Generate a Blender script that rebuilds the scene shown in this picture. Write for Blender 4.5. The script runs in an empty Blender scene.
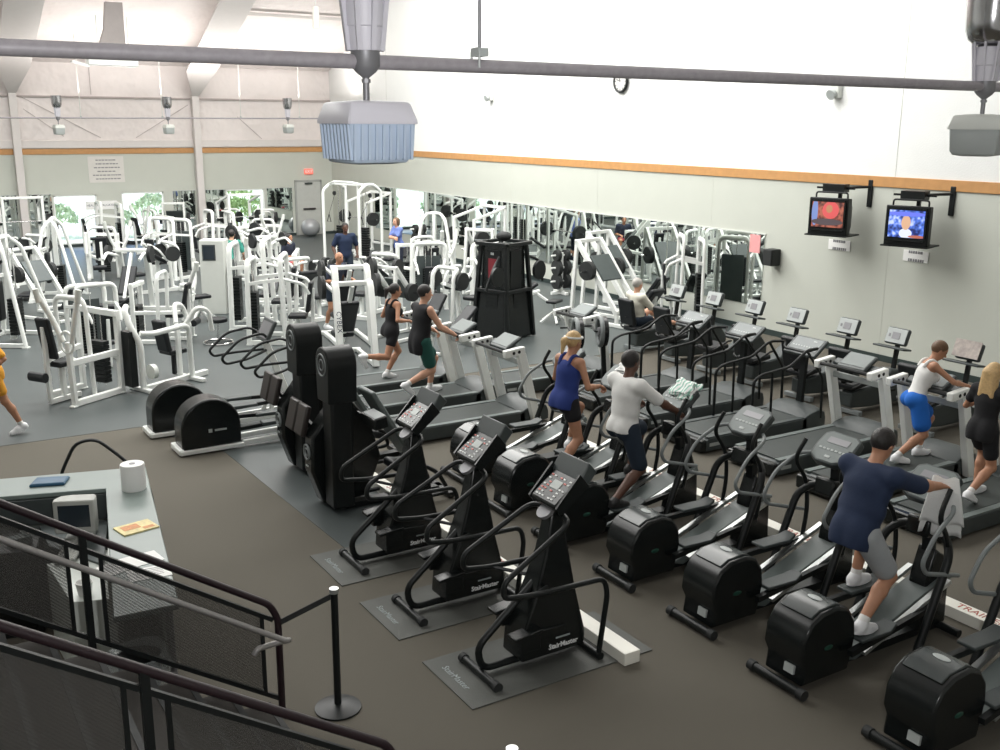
import bpy, bmesh, math, random
import numpy as np
from mathutils import Vector as V, Matrix, Euler
random.seed(7)
rad = math.radians
SC = bpy.context.scene
COL = SC.collection

# ---------------------------------------------------------------- materials
def mat(name, col, rough=0.5, metal=0.0, var=0.08, scale=6.0, bump=0.0, bscale=80.0, bdist=.01, emit=None, estr=0.0, spec=0.5, coat=0.0):
    m = bpy.data.materials.new(name); m.use_nodes = True
    nt = m.node_tree; b = nt.nodes['Principled BSDF']
    b.inputs['Roughness'].default_value = rough; b.inputs['Metallic'].default_value = metal
    b.inputs['Specular IOR Level'].default_value = spec
    b.inputs['Coat Weight'].default_value = coat
    tc = nt.nodes.new('ShaderNodeTexCoord')
    if var > 0:
        n = nt.nodes.new('ShaderNodeTexNoise'); n.inputs['Scale'].default_value = scale; n.inputs['Detail'].default_value = 3
        nt.links.new(tc.outputs['Object'], n.inputs['Vector'])
        r = nt.nodes.new('ShaderNodeMix'); r.data_type = 'RGBA'
        r.inputs['A'].default_value = (*[c * (1 - var) for c in col], 1); r.inputs['B'].default_value = (*[min(1, c * (1 + var)) for c in col], 1)
        nt.links.new(n.outputs['Fac'], r.inputs['Factor']); nt.links.new(r.outputs['Result'], b.inputs['Base Color'])
    else:
        b.inputs['Base Color'].default_value = (*col, 1)
    if bump > 0:
        n2 = nt.nodes.new('ShaderNodeTexNoise'); n2.inputs['Scale'].default_value = bscale; n2.inputs['Detail'].default_value = 2
        nt.links.new(tc.outputs['Object'], n2.inputs['Vector'])
        bp = nt.nodes.new('ShaderNodeBump'); bp.inputs['Strength'].default_value = bump; bp.inputs['Distance'].default_value = bdist
        nt.links.new(n2.outputs['Fac'], bp.inputs['Height']); nt.links.new(bp.outputs['Normal'], b.inputs['Normal'])
    if emit:
        b.inputs['Emission Color'].default_value = (*emit, 1); b.inputs['Emission Strength'].default_value = estr
    return m

M = {}
M['white'] = mat('white enamel', (.82, .84, .81), .35, var=.03)
M['white2'] = mat('off white plastic', (.62, .64, .60), .45, var=.04)
M['black'] = mat('black gloss plastic', (.008, .010, .010), .25, var=.2, spec=.4)
M['blackm'] = mat('black satin metal', (.009, .011, .011), .4, var=.2, spec=.3)
M['rubber'] = mat('black rubber', (.016, .018, .018), .7, var=.2)
M['pad'] = mat('black vinyl', (.012, .014, .016), .45, var=.2, spec=.35)
M['padg'] = mat('grey vinyl', (.06, .075, .075), .5, var=.15)
M['dgrey'] = mat('dark grey plastic', (.045, .055, .055), .45, var=.15)
M['mgrey'] = mat('mid grey plastic', (.13, .155, .15), .45, var=.1)
M['lgrey'] = mat('light grey plastic', (.42, .45, .44), .45, var=.06)
M['silver'] = mat('brushed silver', (.55, .57, .56), .35, .8, var=.05)
M['chrome'] = mat('chrome', (.7, .7, .7), .12, 1.0, var=.02)
M['steel'] = mat('painted steel grey', (.22, .22, .23), .45, .3, var=.08)
M['belt'] = mat('running belt', (.03, .038, .036), .6, var=.15)
M['screen'] = mat('dark screen', (.02, .03, .04), .15, var=.1)
M['lcd'] = mat('grey display', (.30, .33, .31), .3, var=.1)
M['key'] = mat('pale keys', (.7, .72, .7), .4, var=.05)
M['keyr'] = mat('red keys', (.6, .12, .09), .4, var=.05)
M['green'] = mat('green emblem', (.02, .26, .14), .4, var=.1)
M['mat'] = mat('rubber floor mat', (.078, .082, .074), .65, var=.15, bump=.2)
M['cream'] = mat('cream enamel', (.85, .84, .76), .4, var=.04)
M['letter'] = mat('white lettering', (.85, .86, .86), .5, var=0)
M['letterg'] = mat('faded grey lettering', (.30, .34, .34), .6, var=.1)
M['letterd'] = mat('dark lettering', (.03, .04, .07), .6, var=0)
M['letterr'] = mat('red lettering', (.42, .10, .07), .6, var=0)
M['paper'] = mat('white paper', (.86, .86, .84), .7, var=.02)
M['gold'] = mat('yellowish print', (.75, .62, .30), .6, var=.4, scale=30)
M['towel'] = mat('white terry towel', (.80, .81, .79), .9, var=.05, bump=.6, bscale=120)
M['rim'] = mat('grey rim', (.20, .22, .22), .5, var=.1)
M['maroon'] = mat('dark maroon tubing', (.016, .007, .010), .4, var=.15)
M['rail'] = mat('worn silver tube', (.34, .33, .32), .4, .4, var=.1)
M['skin'] = mat('light skin', (.60, .33, .22), .55, var=.08, scale=12)
M['skint'] = mat('tanned skin', (.44, .22, .13), .55, var=.08, scale=12)
M['skinb'] = mat('brown skin', (.10, .045, .028), .5, var=.1, scale=12)
M['hairb'] = mat('dark hair', (.014, .011, .010), .5, var=.3, scale=40, bump=.5)
M['hairbl'] = mat('blonde hair', (.55, .37, .17), .5, var=.3, scale=40, bump=.5)
M['hairbr'] = mat('brown hair', (.13, .07, .035), .5, var=.3, scale=40, bump=.5)
M['hairg'] = mat('grey hair', (.42, .40, .37), .6, var=.2, scale=40, bump=.5)
M['eye'] = mat('dark eye', (.01, .01, .01), .2, var=0)
M['lip'] = mat('lips', (.40, .14, .12), .5, var=0)
def cloth(name, c): M[name] = mat(name, c, .85, var=.12, scale=9, bump=.15, bscale=40)
cloth('navy', (.012, .024, .062)); cloth('bluetop', (.018, .04, .20)); cloth('blackc', (.008, .008, .010)); cloth('whitec', (.78, .78, .76))
cloth('dgreen', (.010, .075, .060)); cloth('blue', (.012, .14, .56)); cloth('greyc', (.34, .36, .37)); cloth('navys', (.010, .020, .036))
cloth('creamc', (.72, .70, .60)); cloth('orange', (.72, .33, .03)); cloth('teal', (.03, .22, .17)); cloth('peri', (.14, .20, .48)); cloth('darkc', (.018, .024, .045)); cloth('pinkc', (.5, .1, .12))
M['shoe'] = mat('white shoe', (.78, .79, .80), .5, var=.05)
M['shoeb'] = mat('black shoe', (.02, .02, .02), .5, var=.1)
M['sock'] = mat('white sock', (.75, .75, .73), .9, var=.05)

# ---------------------------------------------------------------- mesh builder
class MB:
    def __init__(s): s.v = []; s.f = []; s.m = []; s.mi = 0
    def add(s, vs, fs):
        o = len(s.v); s.v += [tuple(p) for p in vs]; s.f += [tuple(i + o for i in f) for f in fs]; s.m += [s.mi] * len(fs); return s
    def box(s, c, d, rot=None):
        c = V(c); hx, hy, hz = d[0] / 2, d[1] / 2, d[2] / 2
        vs = [V((x, y, z)) for x in (-hx, hx) for y in (-hy, hy) for z in (-hz, hz)]
        if rot is not None:
            R = rot if isinstance(rot, Matrix) else Euler([rad(a) for a in rot]).to_matrix()
            vs = [R @ v for v in vs]
        return s.add([v + c for v in vs], [(0, 1, 3, 2), (4, 6, 7, 5), (0, 4, 5, 1), (2, 3, 7, 6), (0, 2, 6, 4), (1, 5, 7, 3)])
    def bar(s, p, q, w, h=None, up=(0, 0, 1)):
        p, q = V(p), V(q); h = h or w; d = (q - p); L = d.length; d.normalize(); u = V(up)
        if abs(d.dot(u)) > .98: u = V((1, 0, 0))
        a = d.cross(u).normalized(); b = a.cross(d).normalized()
        return s.box((p + q) / 2, (L, w, h), Matrix((d, a, b)).transposed())
    def loft(s, rings, cap=True, closed=False):
        n = len(rings[0]); vs = [p for r in rings for p in r]; fs = []
        R = len(rings)
        for i in range(R if closed else R - 1):
            j = (i + 1) % R
            for k in range(n):
                l = (k + 1) % n; fs.append((i * n + k, i * n + l, j * n + l, j * n + k))
        if cap and not closed: fs += [tuple(range(n))[::-1], tuple((R - 1) * n + k for k in range(n))]
        return s.add(vs, fs)
    def tube(s, pts, r, seg=8, fillet=0.0, closed=False, fs=4):
        pts = [V(p) for p in pts]; rr = r if isinstance(r, (list, tuple)) else None
        if fillet > 0:
            out = []; n = len(pts)
            for i, p in enumerate(pts):
                if not closed and i in (0, n - 1): out.append(p); continue
                a, b = pts[i - 1], pts[(i + 1) % n]; da, db = (a - p), (b - p)
                f = min(fillet, da.length * .45, db.length * .45)
                p0, p1 = p + da.normalized() * f, p + db.normalized() * f
                for k in range(fs + 1):
                    t = k / fs; out.append(p0 * (1 - t) ** 2 + p * 2 * t * (1 - t) + p1 * t * t)
            pts = out
        n = len(pts); rings = []; prev = None
        for i, p in enumerate(pts):
            if closed: t = (pts[(i + 1) % n] - pts[i - 1])
            else: t = pts[min(i + 1, n - 1)] - pts[max(i - 1, 0)]
            t.normalize()
            if prev is None:
                u = V((0, 0, 1)) if abs(t.z) < .9 else V((1, 0, 0))
                a = t.cross(u).normalized()
            else:
                a = (prev - t * prev.dot(t))
                a = a.normalized() if a.length > 1e-5 else t.orthogonal().normalized()
            prev = a; b = t.cross(a)
            q = rr[min(i, len(rr) - 1)] if rr else r
            rings.append([p + (a * math.cos(2 * math.pi * k / seg) + b * math.sin(2 * math.pi * k / seg)) * q for k in range(seg)])
        return s.loft(rings, True, closed)
    def cyl(s, p, q, r, r2=None, seg=16):
        return s.tube([p, q], [r, r if r2 is None else r2], seg)
    def lathe(s, prof, c=(0, 0, 0), ax='z', seg=20):
        c = V(c); rings = []
        for r, z in prof:
            ring = []
            for k in range(seg):
                a = 2 * math.pi * k / seg; x, y = r * math.cos(a), r * math.sin(a)
                ring.append(c + (V((x, y, z)) if ax == 'z' else V((z, x, y)) if ax == 'x' else V((y, z, x))))
            rings.append(ring)
        return s.loft(rings)
    def prism(s, poly, ax, a, b):
        f = {'x': lambda u, v, w: (w, u, v), 'y': lambda u, v, w: (u, w, v), 'z': lambda u, v, w: (u, v, w)}[ax]
        return s.loft([[V(f(u, v, w)) for u, v in poly] for w in (a, b)])
    def ball(s, c, r, seg=16, rings=10):
        c = V(c); r = (r, r, r) if not isinstance(r, (tuple, list)) else r; vs = []; fs = []
        prof = [(math.sin(math.pi * i / rings), -math.cos(math.pi * i / rings)) for i in range(rings + 1)]
        R = [[c + V((r[0] * max(a, .002) * math.cos(2 * math.pi * k / seg), r[1] * max(a, .002) * math.sin(2 * math.pi * k / seg), r[2] * z)) for k in range(seg)] for a, z in prof]
        return s.loft(R)
    def ring(s, c, R, r, ax='x', seg=24, sg=8):
        c = V(c); pts = []
        for k in range(seg):
            a = 2 * math.pi * k / seg; x, y = R * math.cos(a), R * math.sin(a)
            pts.append(c + (V((x, y, 0)) if ax == 'z' else V((0, x, y)) if ax == 'x' else V((x, 0, y))))
        return s.tube(pts, r, sg, closed=True)
    def mesh(s, name, mats, smooth=True):
        me = bpy.data.meshes.new(name); me.from_pydata(s.v, [], s.f); me.update()
        bm = bmesh.new(); bm.from_mesh(me); bmesh.ops.recalc_face_normals(bm, faces=bm.faces); bm.to_mesh(me); bm.free()
        for m in mats: me.materials.append(m)
        if len(mats) > 1: me.polygons.foreach_set('material_index', s.m)
        if smooth:
            me.polygons.foreach_set('use_smooth', [True] * len(me.polygons)); me.set_sharp_from_angle(angle=rad(38))
        return me
    def build(s, name, mats, parent=None, bevel=0.0, label=None):
        if not isinstance(mats, (list, tuple)): mats = [mats]
        mats = [M[m] if isinstance(m, str) else m for m in mats]
        o = bpy.data.objects.new(name, s.mesh(name, mats)); COL.objects.link(o)
        if parent is not None: o.parent = parent
        if bevel > 0:
            b = o.modifiers.new('Bevel', 'BEVEL'); b.width = bevel; b.segments = 2; b.limit_method = 'ANGLE'; b.angle_limit = rad(40)
        if label: o['label'] = label
        return o

def tag(o, label, cat, group=None):
    o['label'] = label; o['category'] = cat
    if group: o['group'] = group
    return o
def thing(name, label, cat, loc=(0, 0, 0), rz=0.0, group=None):
    o = bpy.data.objects.new(name, None); COL.objects.link(o); o.empty_display_size = .2
    o.location = loc; o.rotation_euler = (0, 0, rad(rz)); return tag(o, label, cat, group)
def struct(o): o['kind'] = 'structure'; return o
def dup(root, label, loc, rz=None, scale=None):
    def cp(o, par):
        c = o.copy(); COL.objects.link(c)
        if par is not None: c.parent = par
        for ch in o.children: cp(ch, c)
        return c
    r = cp(root, None); r.location = loc; r['label'] = label
    if rz is not None: r.rotation_euler = (0, 0, rad(rz))
    if scale is not None: r.scale = (scale,) * 3 if isinstance(scale, (int, float)) else scale
    return r
class Kit:
    """first call places the built thing itself, later calls place copies"""
    def __init__(s, make): s.make = make; s.root = None
    def __call__(s, label, loc, rz=0, scale=None):
        if len(loc) == 2: loc = (*loc, 0)
        if s.root is None:
            s.root = s.make(); r = s.root; r.location = loc; r.rotation_euler = (0, 0, rad(rz)); r['label'] = label
            if scale is not None: r.scale = (scale,) * 3 if isinstance(scale, (int, float)) else scale
            return r
        return dup(s.root, label, loc, rz, scale if scale is not None else (1, 1, 1))
def text(name, body, size, mt, parent, loc, rot, extrude=.001, align='CENTER', bold=0.0):
    cu = bpy.data.curves.new(name, 'FONT'); cu.body = body; cu.size = size; cu.extrude = extrude; cu.align_x = align; cu.align_y = 'CENTER'
    cu.resolution_u = 2; cu.offset = bold
    cu.materials.append(M[mt] if isinstance(mt, str) else mt)
    o = bpy.data.objects.new(name, cu); COL.objects.link(o); o.parent = parent; o.location = loc
    dg = bpy.context.evaluated_depsgraph_get(); me = bpy.data.meshes.new_from_object(o.evaluated_get(dg)); me.materials.clear(); me.materials.append(cu.materials[0])
    bpy.data.objects.remove(o); bpy.data.curves.remove(cu)
    o = bpy.data.objects.new(name, me); COL.objects.link(o); o.parent = parent; o.location = loc
    o.rotation_euler = rot.to_euler() if isinstance(rot, Matrix) else Euler([rad(a) for a in rot])
    return o
def axes(xd, yd):
    x = V(xd).normalized(); y = V(yd); y = (y - x * y.dot(x)).normalized(); return Matrix((x, y, x.cross(y))).transposed()
# ================================================================ room
XW, YB, XL, YF = 16.0, 38.6, -12.0, -3.5
ZC = 10.5
def facemat(name, col, rough, var, scale, bump=0, bscale=60): return mat(name, col, rough, var=var, scale=scale, bump=bump, bscale=bscale)
m_up = mat('white painted upper wall', (.80, .81, .79), .8, var=.02, scale=3, bump=.35, bscale=35)
m_lo = mat('sage grey lower wall', (.535, .555, .495), .75, var=.03, scale=2, bump=.15, bscale=30)
m_ins = mat('white vinyl faced insulation', (.74, .685, .66), .45, var=.12, scale=.9, bump=.6, bscale=1.8, bdist=.12)
m_carpet = mat('brown grey carpet', (.098, .089, .070), .92, var=.30, scale=140, bump=.4, bscale=200)
m_rub = mat('blue grey rubber flooring', (.060, .072, .072), .42, var=.10, scale=2.5, bump=.05, bscale=60)
m_wood = mat('oak wall band', (.52, .27, .10), .5, var=.18, scale=7)
m_base = mat('dark green grey baseboard', (.030, .045, .043), .5, var=.1)
m_frame = mat('white painted steel frame', (.66, .625, .60), .5, var=.03)
m_mirror = mat('mirror glass', (.80, .86, .83), .015, 1.0, var=0)
m_glass = bpy.data.materials.new('window glass'); m_glass.use_nodes = True
nt = m_glass.node_tree; nt.nodes.clear()
_o = nt.nodes.new('ShaderNodeOutputMaterial'); _mx = nt.nodes.new('ShaderNodeMixShader'); _t = nt.nodes.new('ShaderNodeBsdfTransparent'); _g = nt.nodes.new('ShaderNodeBsdfGlossy')
_g.inputs['Roughness'].default_value = .02; _mx.inputs['Fac'].default_value = .06
nt.links.new(_t.outputs[0], _mx.inputs[1]); nt.links.new(_g.outputs[0], _mx.inputs[2]); nt.links.new(_mx.outputs[0], _o.inputs['Surface'])

def slab(name, c, d, m, **k): return struct(MB().box(c, d).build(name, m, **k))
slab('floor', ((XL + XW) / 2, (YF + YB) / 2, -.15), (XW - XL + .4, YB - YF + .4, .3), m_carpet)
rp = [(XL, 15.05), (3.05, 14.85), (3.75, 13.1), (3.86, 8.9), (4.25, 8.9), (4.9, 10.0), (5.2, 15.3), (XW, 15.3), (XW, YB), (XL, YB)]
struct(MB().prism(rp, 'z', -.02, .004).build('floor_rubber', m_rub))
# right wall, lower sage and upper white, with the oak band between
ZB = 3.31
LY, CY = YB - YF, (YB + YF) / 2
slab('wall_right', (XW + .1, CY, ZB / 2), (.2, LY, ZB), m_lo)
slab('wall_right_upper', (XW + .1, CY, (ZB + 16) / 2), (.2, LY, 16 - ZB), m_up)
slab('trim_1', (XW - .012, CY, ZB), (.03, LY, .19), m_wood, bevel=.006)
slab('baseboard_right', (XW - .01, CY, .055), (.03, LY - .02, .13), m_base)
# back wall with three window openings
wins = [(5.66, 7.10, .10, 1.80), (7.93, 9.42, .08, 1.84), (11.72, 13.2, .08, 1.84)]
bw = MB(); T = .2
xs = [XL] + [x for w in wins for x in w[:2]] + [XW]
for i in range(0, len(xs), 2): bw.box(((xs[i] + xs[i + 1]) / 2, YB + T / 2, ZB / 2), (xs[i + 1] - xs[i], T, ZB))
for x0, x1, z0, z1 in wins:
    bw.box(((x0 + x1) / 2, YB + T / 2, z0 / 2), (x1 - x0, T, z0)); bw.box(((x0 + x1) / 2, YB + T / 2, (z1 + ZB) / 2), (x1 - x0, T, ZB - z1))
struct(bw.build('wall_back', m_lo))
slab('wall_back_upper', ((XL + XW) / 2, YB + .1, (ZB + 7) / 2), (XW - XL, .2, 7 - ZB), m_ins)
slab('trim_2', ((XL + XW) / 2, YB - .012, ZB - .02), (XW - XL, .03, .19), m_wood, bevel=.006)
slab('trim_3', ((XL + XW) / 2, YB - .03, ZB + .22), (XW - XL, .07, .26), m_frame, bevel=.01)
# insulation seams and girts on the back wall
slab('trim_4', ((XL + XW) / 2, YB - .04, 5.12), (XW - XL, .09, .05), mat('seam tape', (.46, .40, .38), .6))
slab('baseboard_back', ((XL + XW) / 2, YB - .01, .045), (XW - XL, .03, .11), m_base)
m_cr = mat('insulation crease', (.47, .42, .40), .6, var=.1)
cr = MB()
for a, b in (((4.95, 5.1), (7.4, 3.75)), ((10.5, 4.9), (8.6, 3.75)), ((12.3, 4.5), (13.2, 3.7)), ((5.0, 4.7), (6.2, 3.8)), ((7.2, 6.1), (7.2, 5.2)), ((14.2, 5.1), (14.2, 4.4))):
    cr.bar((a[0], YB - .012, a[1]), (b[0], YB - .012, b[1]), .025, .02, up=(0, 1, 0))
struct(cr.build('trim_5', m_cr))
for k, (x0, x1, z0, z1) in enumerate(wins):
    w = thing('window_%d' % (k + 1), ['bright back wall window at far left, facing pale bushes', 'bright back wall window between column and arrow sign', 'back wall window with green leaves, beside the grey door'][k], 'window'); w['kind'] = 'structure'
    f = MB(); t = .05
    f.box(((x0 + x1) / 2, YB + .06, z0 + t / 2), (x1 - x0, .1, t)); f.box(((x0 + x1) / 2, YB + .06, z1 - t / 2), (x1 - x0, .1, t))
    f.box((x0 + t / 2, YB + .06, (z0 + z1) / 2), (t, .1, z1 - z0)); f.box((x1 - t / 2, YB + .06, (z0 + z1) / 2), (t, .1, z1 - z0))
    f.build('window_frame', 'white', w)
    MB().box(((x0 + x1) / 2, YB + .08, (z0 + z1) / 2), (x1 - x0 - .08, .012, z1 - z0 - .08)).build('pane', m_glass, w)
# remaining shell
slab('wall_left', (XL - .1, CY, 8), (.2, LY, 16), m_up)
slab('wall_front', ((XL + XW) / 2, YF - .1, 8), (XW - XL, .2, 16), m_up)
cs = MB(); y1, z1 = 28.2, ZC
cs.loft([[V((x, YB + .2, 6.15)), V((x, y1, z1)), V((x, YF, z1)), V((x, YF, z1 + .2)), V((x, y1, z1 + .2)), V((x, YB + .2, 6.4))] for x in (XL, XW)])
struct(cs.build('ceiling', m_ins))
# purlins under the roof slope
def roof(y): return 6.2 + (YB - y) * (ZC - 6.2) / (YB - y1)
for k, y in enumerate((37.9, 34.6, 33.2)):
    slab('trim_%d' % (6 + k), ((11.2 + XW) / 2, y, roof(y) - .08), (XW - 11.2, .06, .10), m_frame)
# rigid steel frames: columns, haunches and tapered rafters are each one thing
def rigid_frame(x, k):
    m = MB()
    m.box((x, YB - .16, 2.6), (.24, .26, 5.2))
    prof = [(YB - .03, 5.2), (YB - .29, 5.2), (37.0, 6.28), (33.0, 7.98), (28.2, 9.9), (28.2, 10.5), (YB - .03, 6.16)]
    m.prism(prof, 'x', x - .02, x + .02)
    lo = [(YB - .29, 5.2, .12, .12), (37.3, 6.0, .55, .50), (33.0, 7.95, .55, .55), (28.2, 9.9, .55, .55)]
    m.loft([[V((x - wl, a, b)), V((x + wr, a, b)), V((x + wr, a, b + .03)), V((x + .03, min(YB - .03, a + .45), b + .62)), V((x - .03, min(YB - .03, a + .45), b + .62)), V((x - wl, a, b + .03))] for a, b, wl, wr in lo])
    lo = []
    return struct(m.build('column_%d' % k, m_frame, bevel=.006))
rigid_frame(4.68, 1); rigid_frame(10.72, 2); rigid_frame(-1.6, 3); rigid_frame(-8, 4)
# mirrors
def mirror(name, c, d, label):
    t = thing(name, label, 'mirror')
    MB().box(c, d).build('glass', m_mirror, t); return t
def wall_mirror_back(x0, x1, label): 
    t = thing('wall_mirror', label, 'mirror', group=None)
    MB().box(((x0 + x1) / 2, YB - .012, .98), (x1 - x0, .012, 1.72)).build('glass', m_mirror, t)
    for z in (1.85, .11): f = MB(); f.box(((x0 + x1) / 2, YB - .012, z), (x1 - x0 + .02, .02, .02)); f.build('edge_strip', 'silver', t)
wall_mirror_back(2.4, 4.5, 'mirror on the back wall at the far left edge, left of the first column')
wall_mirror_back(4.88, 5.6, 'narrow mirror between the first column and the leftmost window')
wall_mirror_back(9.75, 10.55, 'narrow mirror on back wall just left of the second white column')
wall_mirror_back(10.95, 11.66, 'mirror on back wall between the second white column and the leafy window')
wall_mirror_back(13.3, 14.3, 'mirror on back wall between the leafy window and the grey door')
t = thing('long_wall_mirror', 'long low mirror along the right wall reflecting the weight machines', 'mirror')
for a, b in ((15.36, 18.4), (18.43, 21.4), (21.43, 24.6), (24.63, 27.8), (27.83, 31), (31.03, 34.6)):
    MB().box((XW - .012, (a + b) / 2, 1.325), (.012, b - a, 1.51)).build('mirror_panel', m_mirror, t)
MB().box((XW - .012, 24.98, 2.09), (.022, 19.3, .025)).build('edge_strip', 'white2', t)
# door in the back wall
d = thing('door_1', 'plain grey door in the back corner behind the silver ball', 'door'); d['kind'] = 'structure'
MB().box((14.97, YB - .03, 1.03), (.98, .05, 2.06)).build('door_leaf', mat('grey door', (.50, .51, .48), .5), d, .004)
f = MB(); f.box((14.45, YB - .03, 1.05), (.07, .08, 2.1)); f.box((15.49, YB - .03, 1.05), (.07, .08, 2.1)); f.box((14.97, YB - .03, 2.1), (1.1, .08, .07)); f.build('door_frame', mat('grey frame', (.36, .37, .35), .5), d)
MB().box((14.97, YB - .1, 1.02), (.5, .05, .05)).build('push_bar', 'maroon', d)
MB().box((14.97, YB - .09, 2.0), (.3, .06, .06)).build('door_closer', 'dgrey', d)
# outside the windows
m_grass = mat('pale sunlit ground', (.55, .62, .45), .9, var=.3, scale=.7)
slab('ground', (6, YB + 26, -.35), (80, 51, .3), m_grass)
slab('road', (6, YB + 9.5, -.19), (80, 3.0, .02), mat('pale road', (.75, .75, .72), .9, var=.1))
m_leaf = mat('light green leaves', (.30, .42, .16), .8, var=.5, scale=5)
def bush(x, y, h, label, mt):
    t = thing('bush', label, 'bush', (x, y, -.2), group='bushes outside the windows'); m = MB(); rnd = random.Random(int(x * 100))
    for _ in range(420):
        a = rnd.uniform(0, 6.28); e = rnd.uniform(-.2, 1.4); r = rnd.uniform(.75, 1.0)
        p = V((math.cos(a) * math.cos(e) * h * .62 * r, math.sin(a) * math.cos(e) * h * .62 * r, h * .5 + math.sin(e) * h * .5 * r))
        R = Euler((rnd.uniform(0, 6), rnd.uniform(0, 6), rnd.uniform(0, 6))).to_matrix(); s = rnd.uniform(.07, .15)
        m.add([p + R @ V(q) for q in ((-s, 0, 0), (0, -s * .5, .02), (s, 0, 0), (0, s * .5, .02))], [(0, 1, 2, 3)])
    m.build('foliage', mt, t); k = MB(); k.cyl((0, 0, 0), (0, 0, h * .6), .06, .03, 8); k.build('stem', mat('bark', (.12, .08, .05), .9), t)
m_leaf2 = mat('pale leaves', (.45, .55, .36), .8, var=.4, scale=5)
for x, y, h, mt, l in ((6.6, 44.5, 1.3, m_leaf2, 'pale bush seen through the leftmost window'), (8.7, 43.6, 1.1, m_leaf2, 'pale low bush seen low through the middle window'), (10.6, 45.6, 1.5, m_leaf2, 'pale bush seen at the right of the middle window'),
                        (12.9, 41.2, 1.5, m_leaf, 'green bush filling the left of the leafy window'), (15.1, 42.2, 1.7, m_leaf, 'green bush filling the right of the leafy window'), (13.6, 43.9, 1.9, m_leaf, 'green bush farther back outside the leafy window')):
    bush(x, y, h, l, mt)
# ------------------------------------------------ signs and fixtures on walls
def lines_sign(name, label, cat, c, w, h, n, xd, yd, bg='paper', lh=.35):
    t = thing(name, label, cat, c); R = axes(xd, yd); t.rotation_euler = R.to_euler()
    MB().box((0, 0, 0), (w, h, .012)).build('board', bg, t)
    m = MB(); rnd = random.Random(3)
    for i in range(n):
        y = h * .36 - i * h * .72 / max(1, n - 1) if n > 1 else 0; L = w * rnd.uniform(.5, .8)
        x = -L / 2
        while x < L / 2:
            q = rnd.uniform(.04, .1) * w; m.box((x + q / 2, y, .007), (q, h * lh / n, .002)); x += q * 1.25
    m.build('printed_text', 'steel', t); return t
B = ((1, 0, 0), (0, 0, 1)); W = ((0, -1, 0), (0, 0, 1))
lines_sign('rules_board', 'pale printed rules board high on the back wall above the windows', 'sign', (7.50, YB - .007, 2.66), 1.2, .9, 6, *B, bg=mat('pale board', (.66, .64, .60), .6), lh=.25)
t = thing('arrow_sign', 'white arrow shaped sign pointing right between the two bright windows', 'sign', (7.32, YB - .02, 1.42))
MB().prism([(-.62, -.15), (.42, -.15), (.62, 0), (.42, .15), (-.62, .15)], 'y', -.01, .01).build('board', 'paper', t)
text('lettering', 'HEALTH EVALUATION', .105, 'letterd', t, (-.06, -.012, 0), (90, 0, 0))
t = thing('exit_sign', 'red exit sign above the grey door in the back corner', 'sign', (15.0, YB - .06, 2.45))
MB().box((0, 0, 0), (.34, .08, .2)).build('case', mat('red lit sign', (.8, .16, .12), .5, emit=(1, .2, .15), estr=.8), t, .01)
text('lettering', 'EXIT', .15, 'letter', t, (0, -.043, 0), (90, 0, 0))
t = thing('wall_clock', 'round white wall clock with a dark rim on the upper right wall', 'clock', (XW - .03, 20.32, 5.31))
c = MB(); c.lathe([(.01, .03), (.24, .03), (.24, .05)], ax='x', seg=32) if False else c.cyl((0, 0, 0), (-.04, 0, 0), .235, seg=32); c.build('dial', mat('pale dial', (.55, .55, .53), .5), t)
c = MB(); c.ring((-.03, 0, 0), .245, .035, 'x', 32); c.build('rim', 'blackm', t)
c = MB(); c.bar((-.045, 0, 0), (-.045, .06, .10), .018, .006, up=(1, 0, 0)); c.bar((-.045, 0, 0), (-.045, .15, .05), .012, .006, up=(1, 0, 0)); c.build('hands', 'blackm', t)
c = MB()
for k in range(12):
    a = k * math.pi / 6; c.box((-.043, .19 * math.sin(a), .19 * math.cos(a)), (.004, .015, .035), (math.degrees(-a), 0, 0))
c.build('hour_marks', 'blackm', t)
def floodlight(label, y, z):
    t = thing('wall_light', label, 'light', (XW, y, z)); m = MB(); m.box((-.06, 0, 0), (.12, .2, .3)); m.build('housing', 'white2', t, .02)
    m = MB(); m.cyl((-.12, 0, -.05), (-.22, 0, -.09), .07, .1, 14); m.build('lamp_head', 'lgrey', t); return t
floodlight('small white light fitting on the upper wall left of the clock', 26.4, 5.1); floodlight('small white light fitting on the upper wall above the televisions', 13.75, 4.95)
t = thing('wall_speaker', 'black box speaker on the wall at the right end of the mirror', 'speaker', (XW - .15, 15.0, 1.66))
MB().box((0, 0, 0), (.26, .26, .34)).build('cabinet', 'blackm', t, .02); MB().box((-.135, 0, 0), (.012, .22, .3)).build('grille', 'rubber', t); MB().bar((.13, 0, 0), (.15, 0, 0), .08).build('bracket', 'blackm', t)
t = thing('pink_notice', 'pink paper notice stuck at the right end of the long mirror', 'notice', (XW - .024, 15.62, 1.87)); MB().box((0, 0, 0), (.005, .3, .38)).build('sheet', mat('pink paper', (.80, .36, .36), .7), t)
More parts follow.
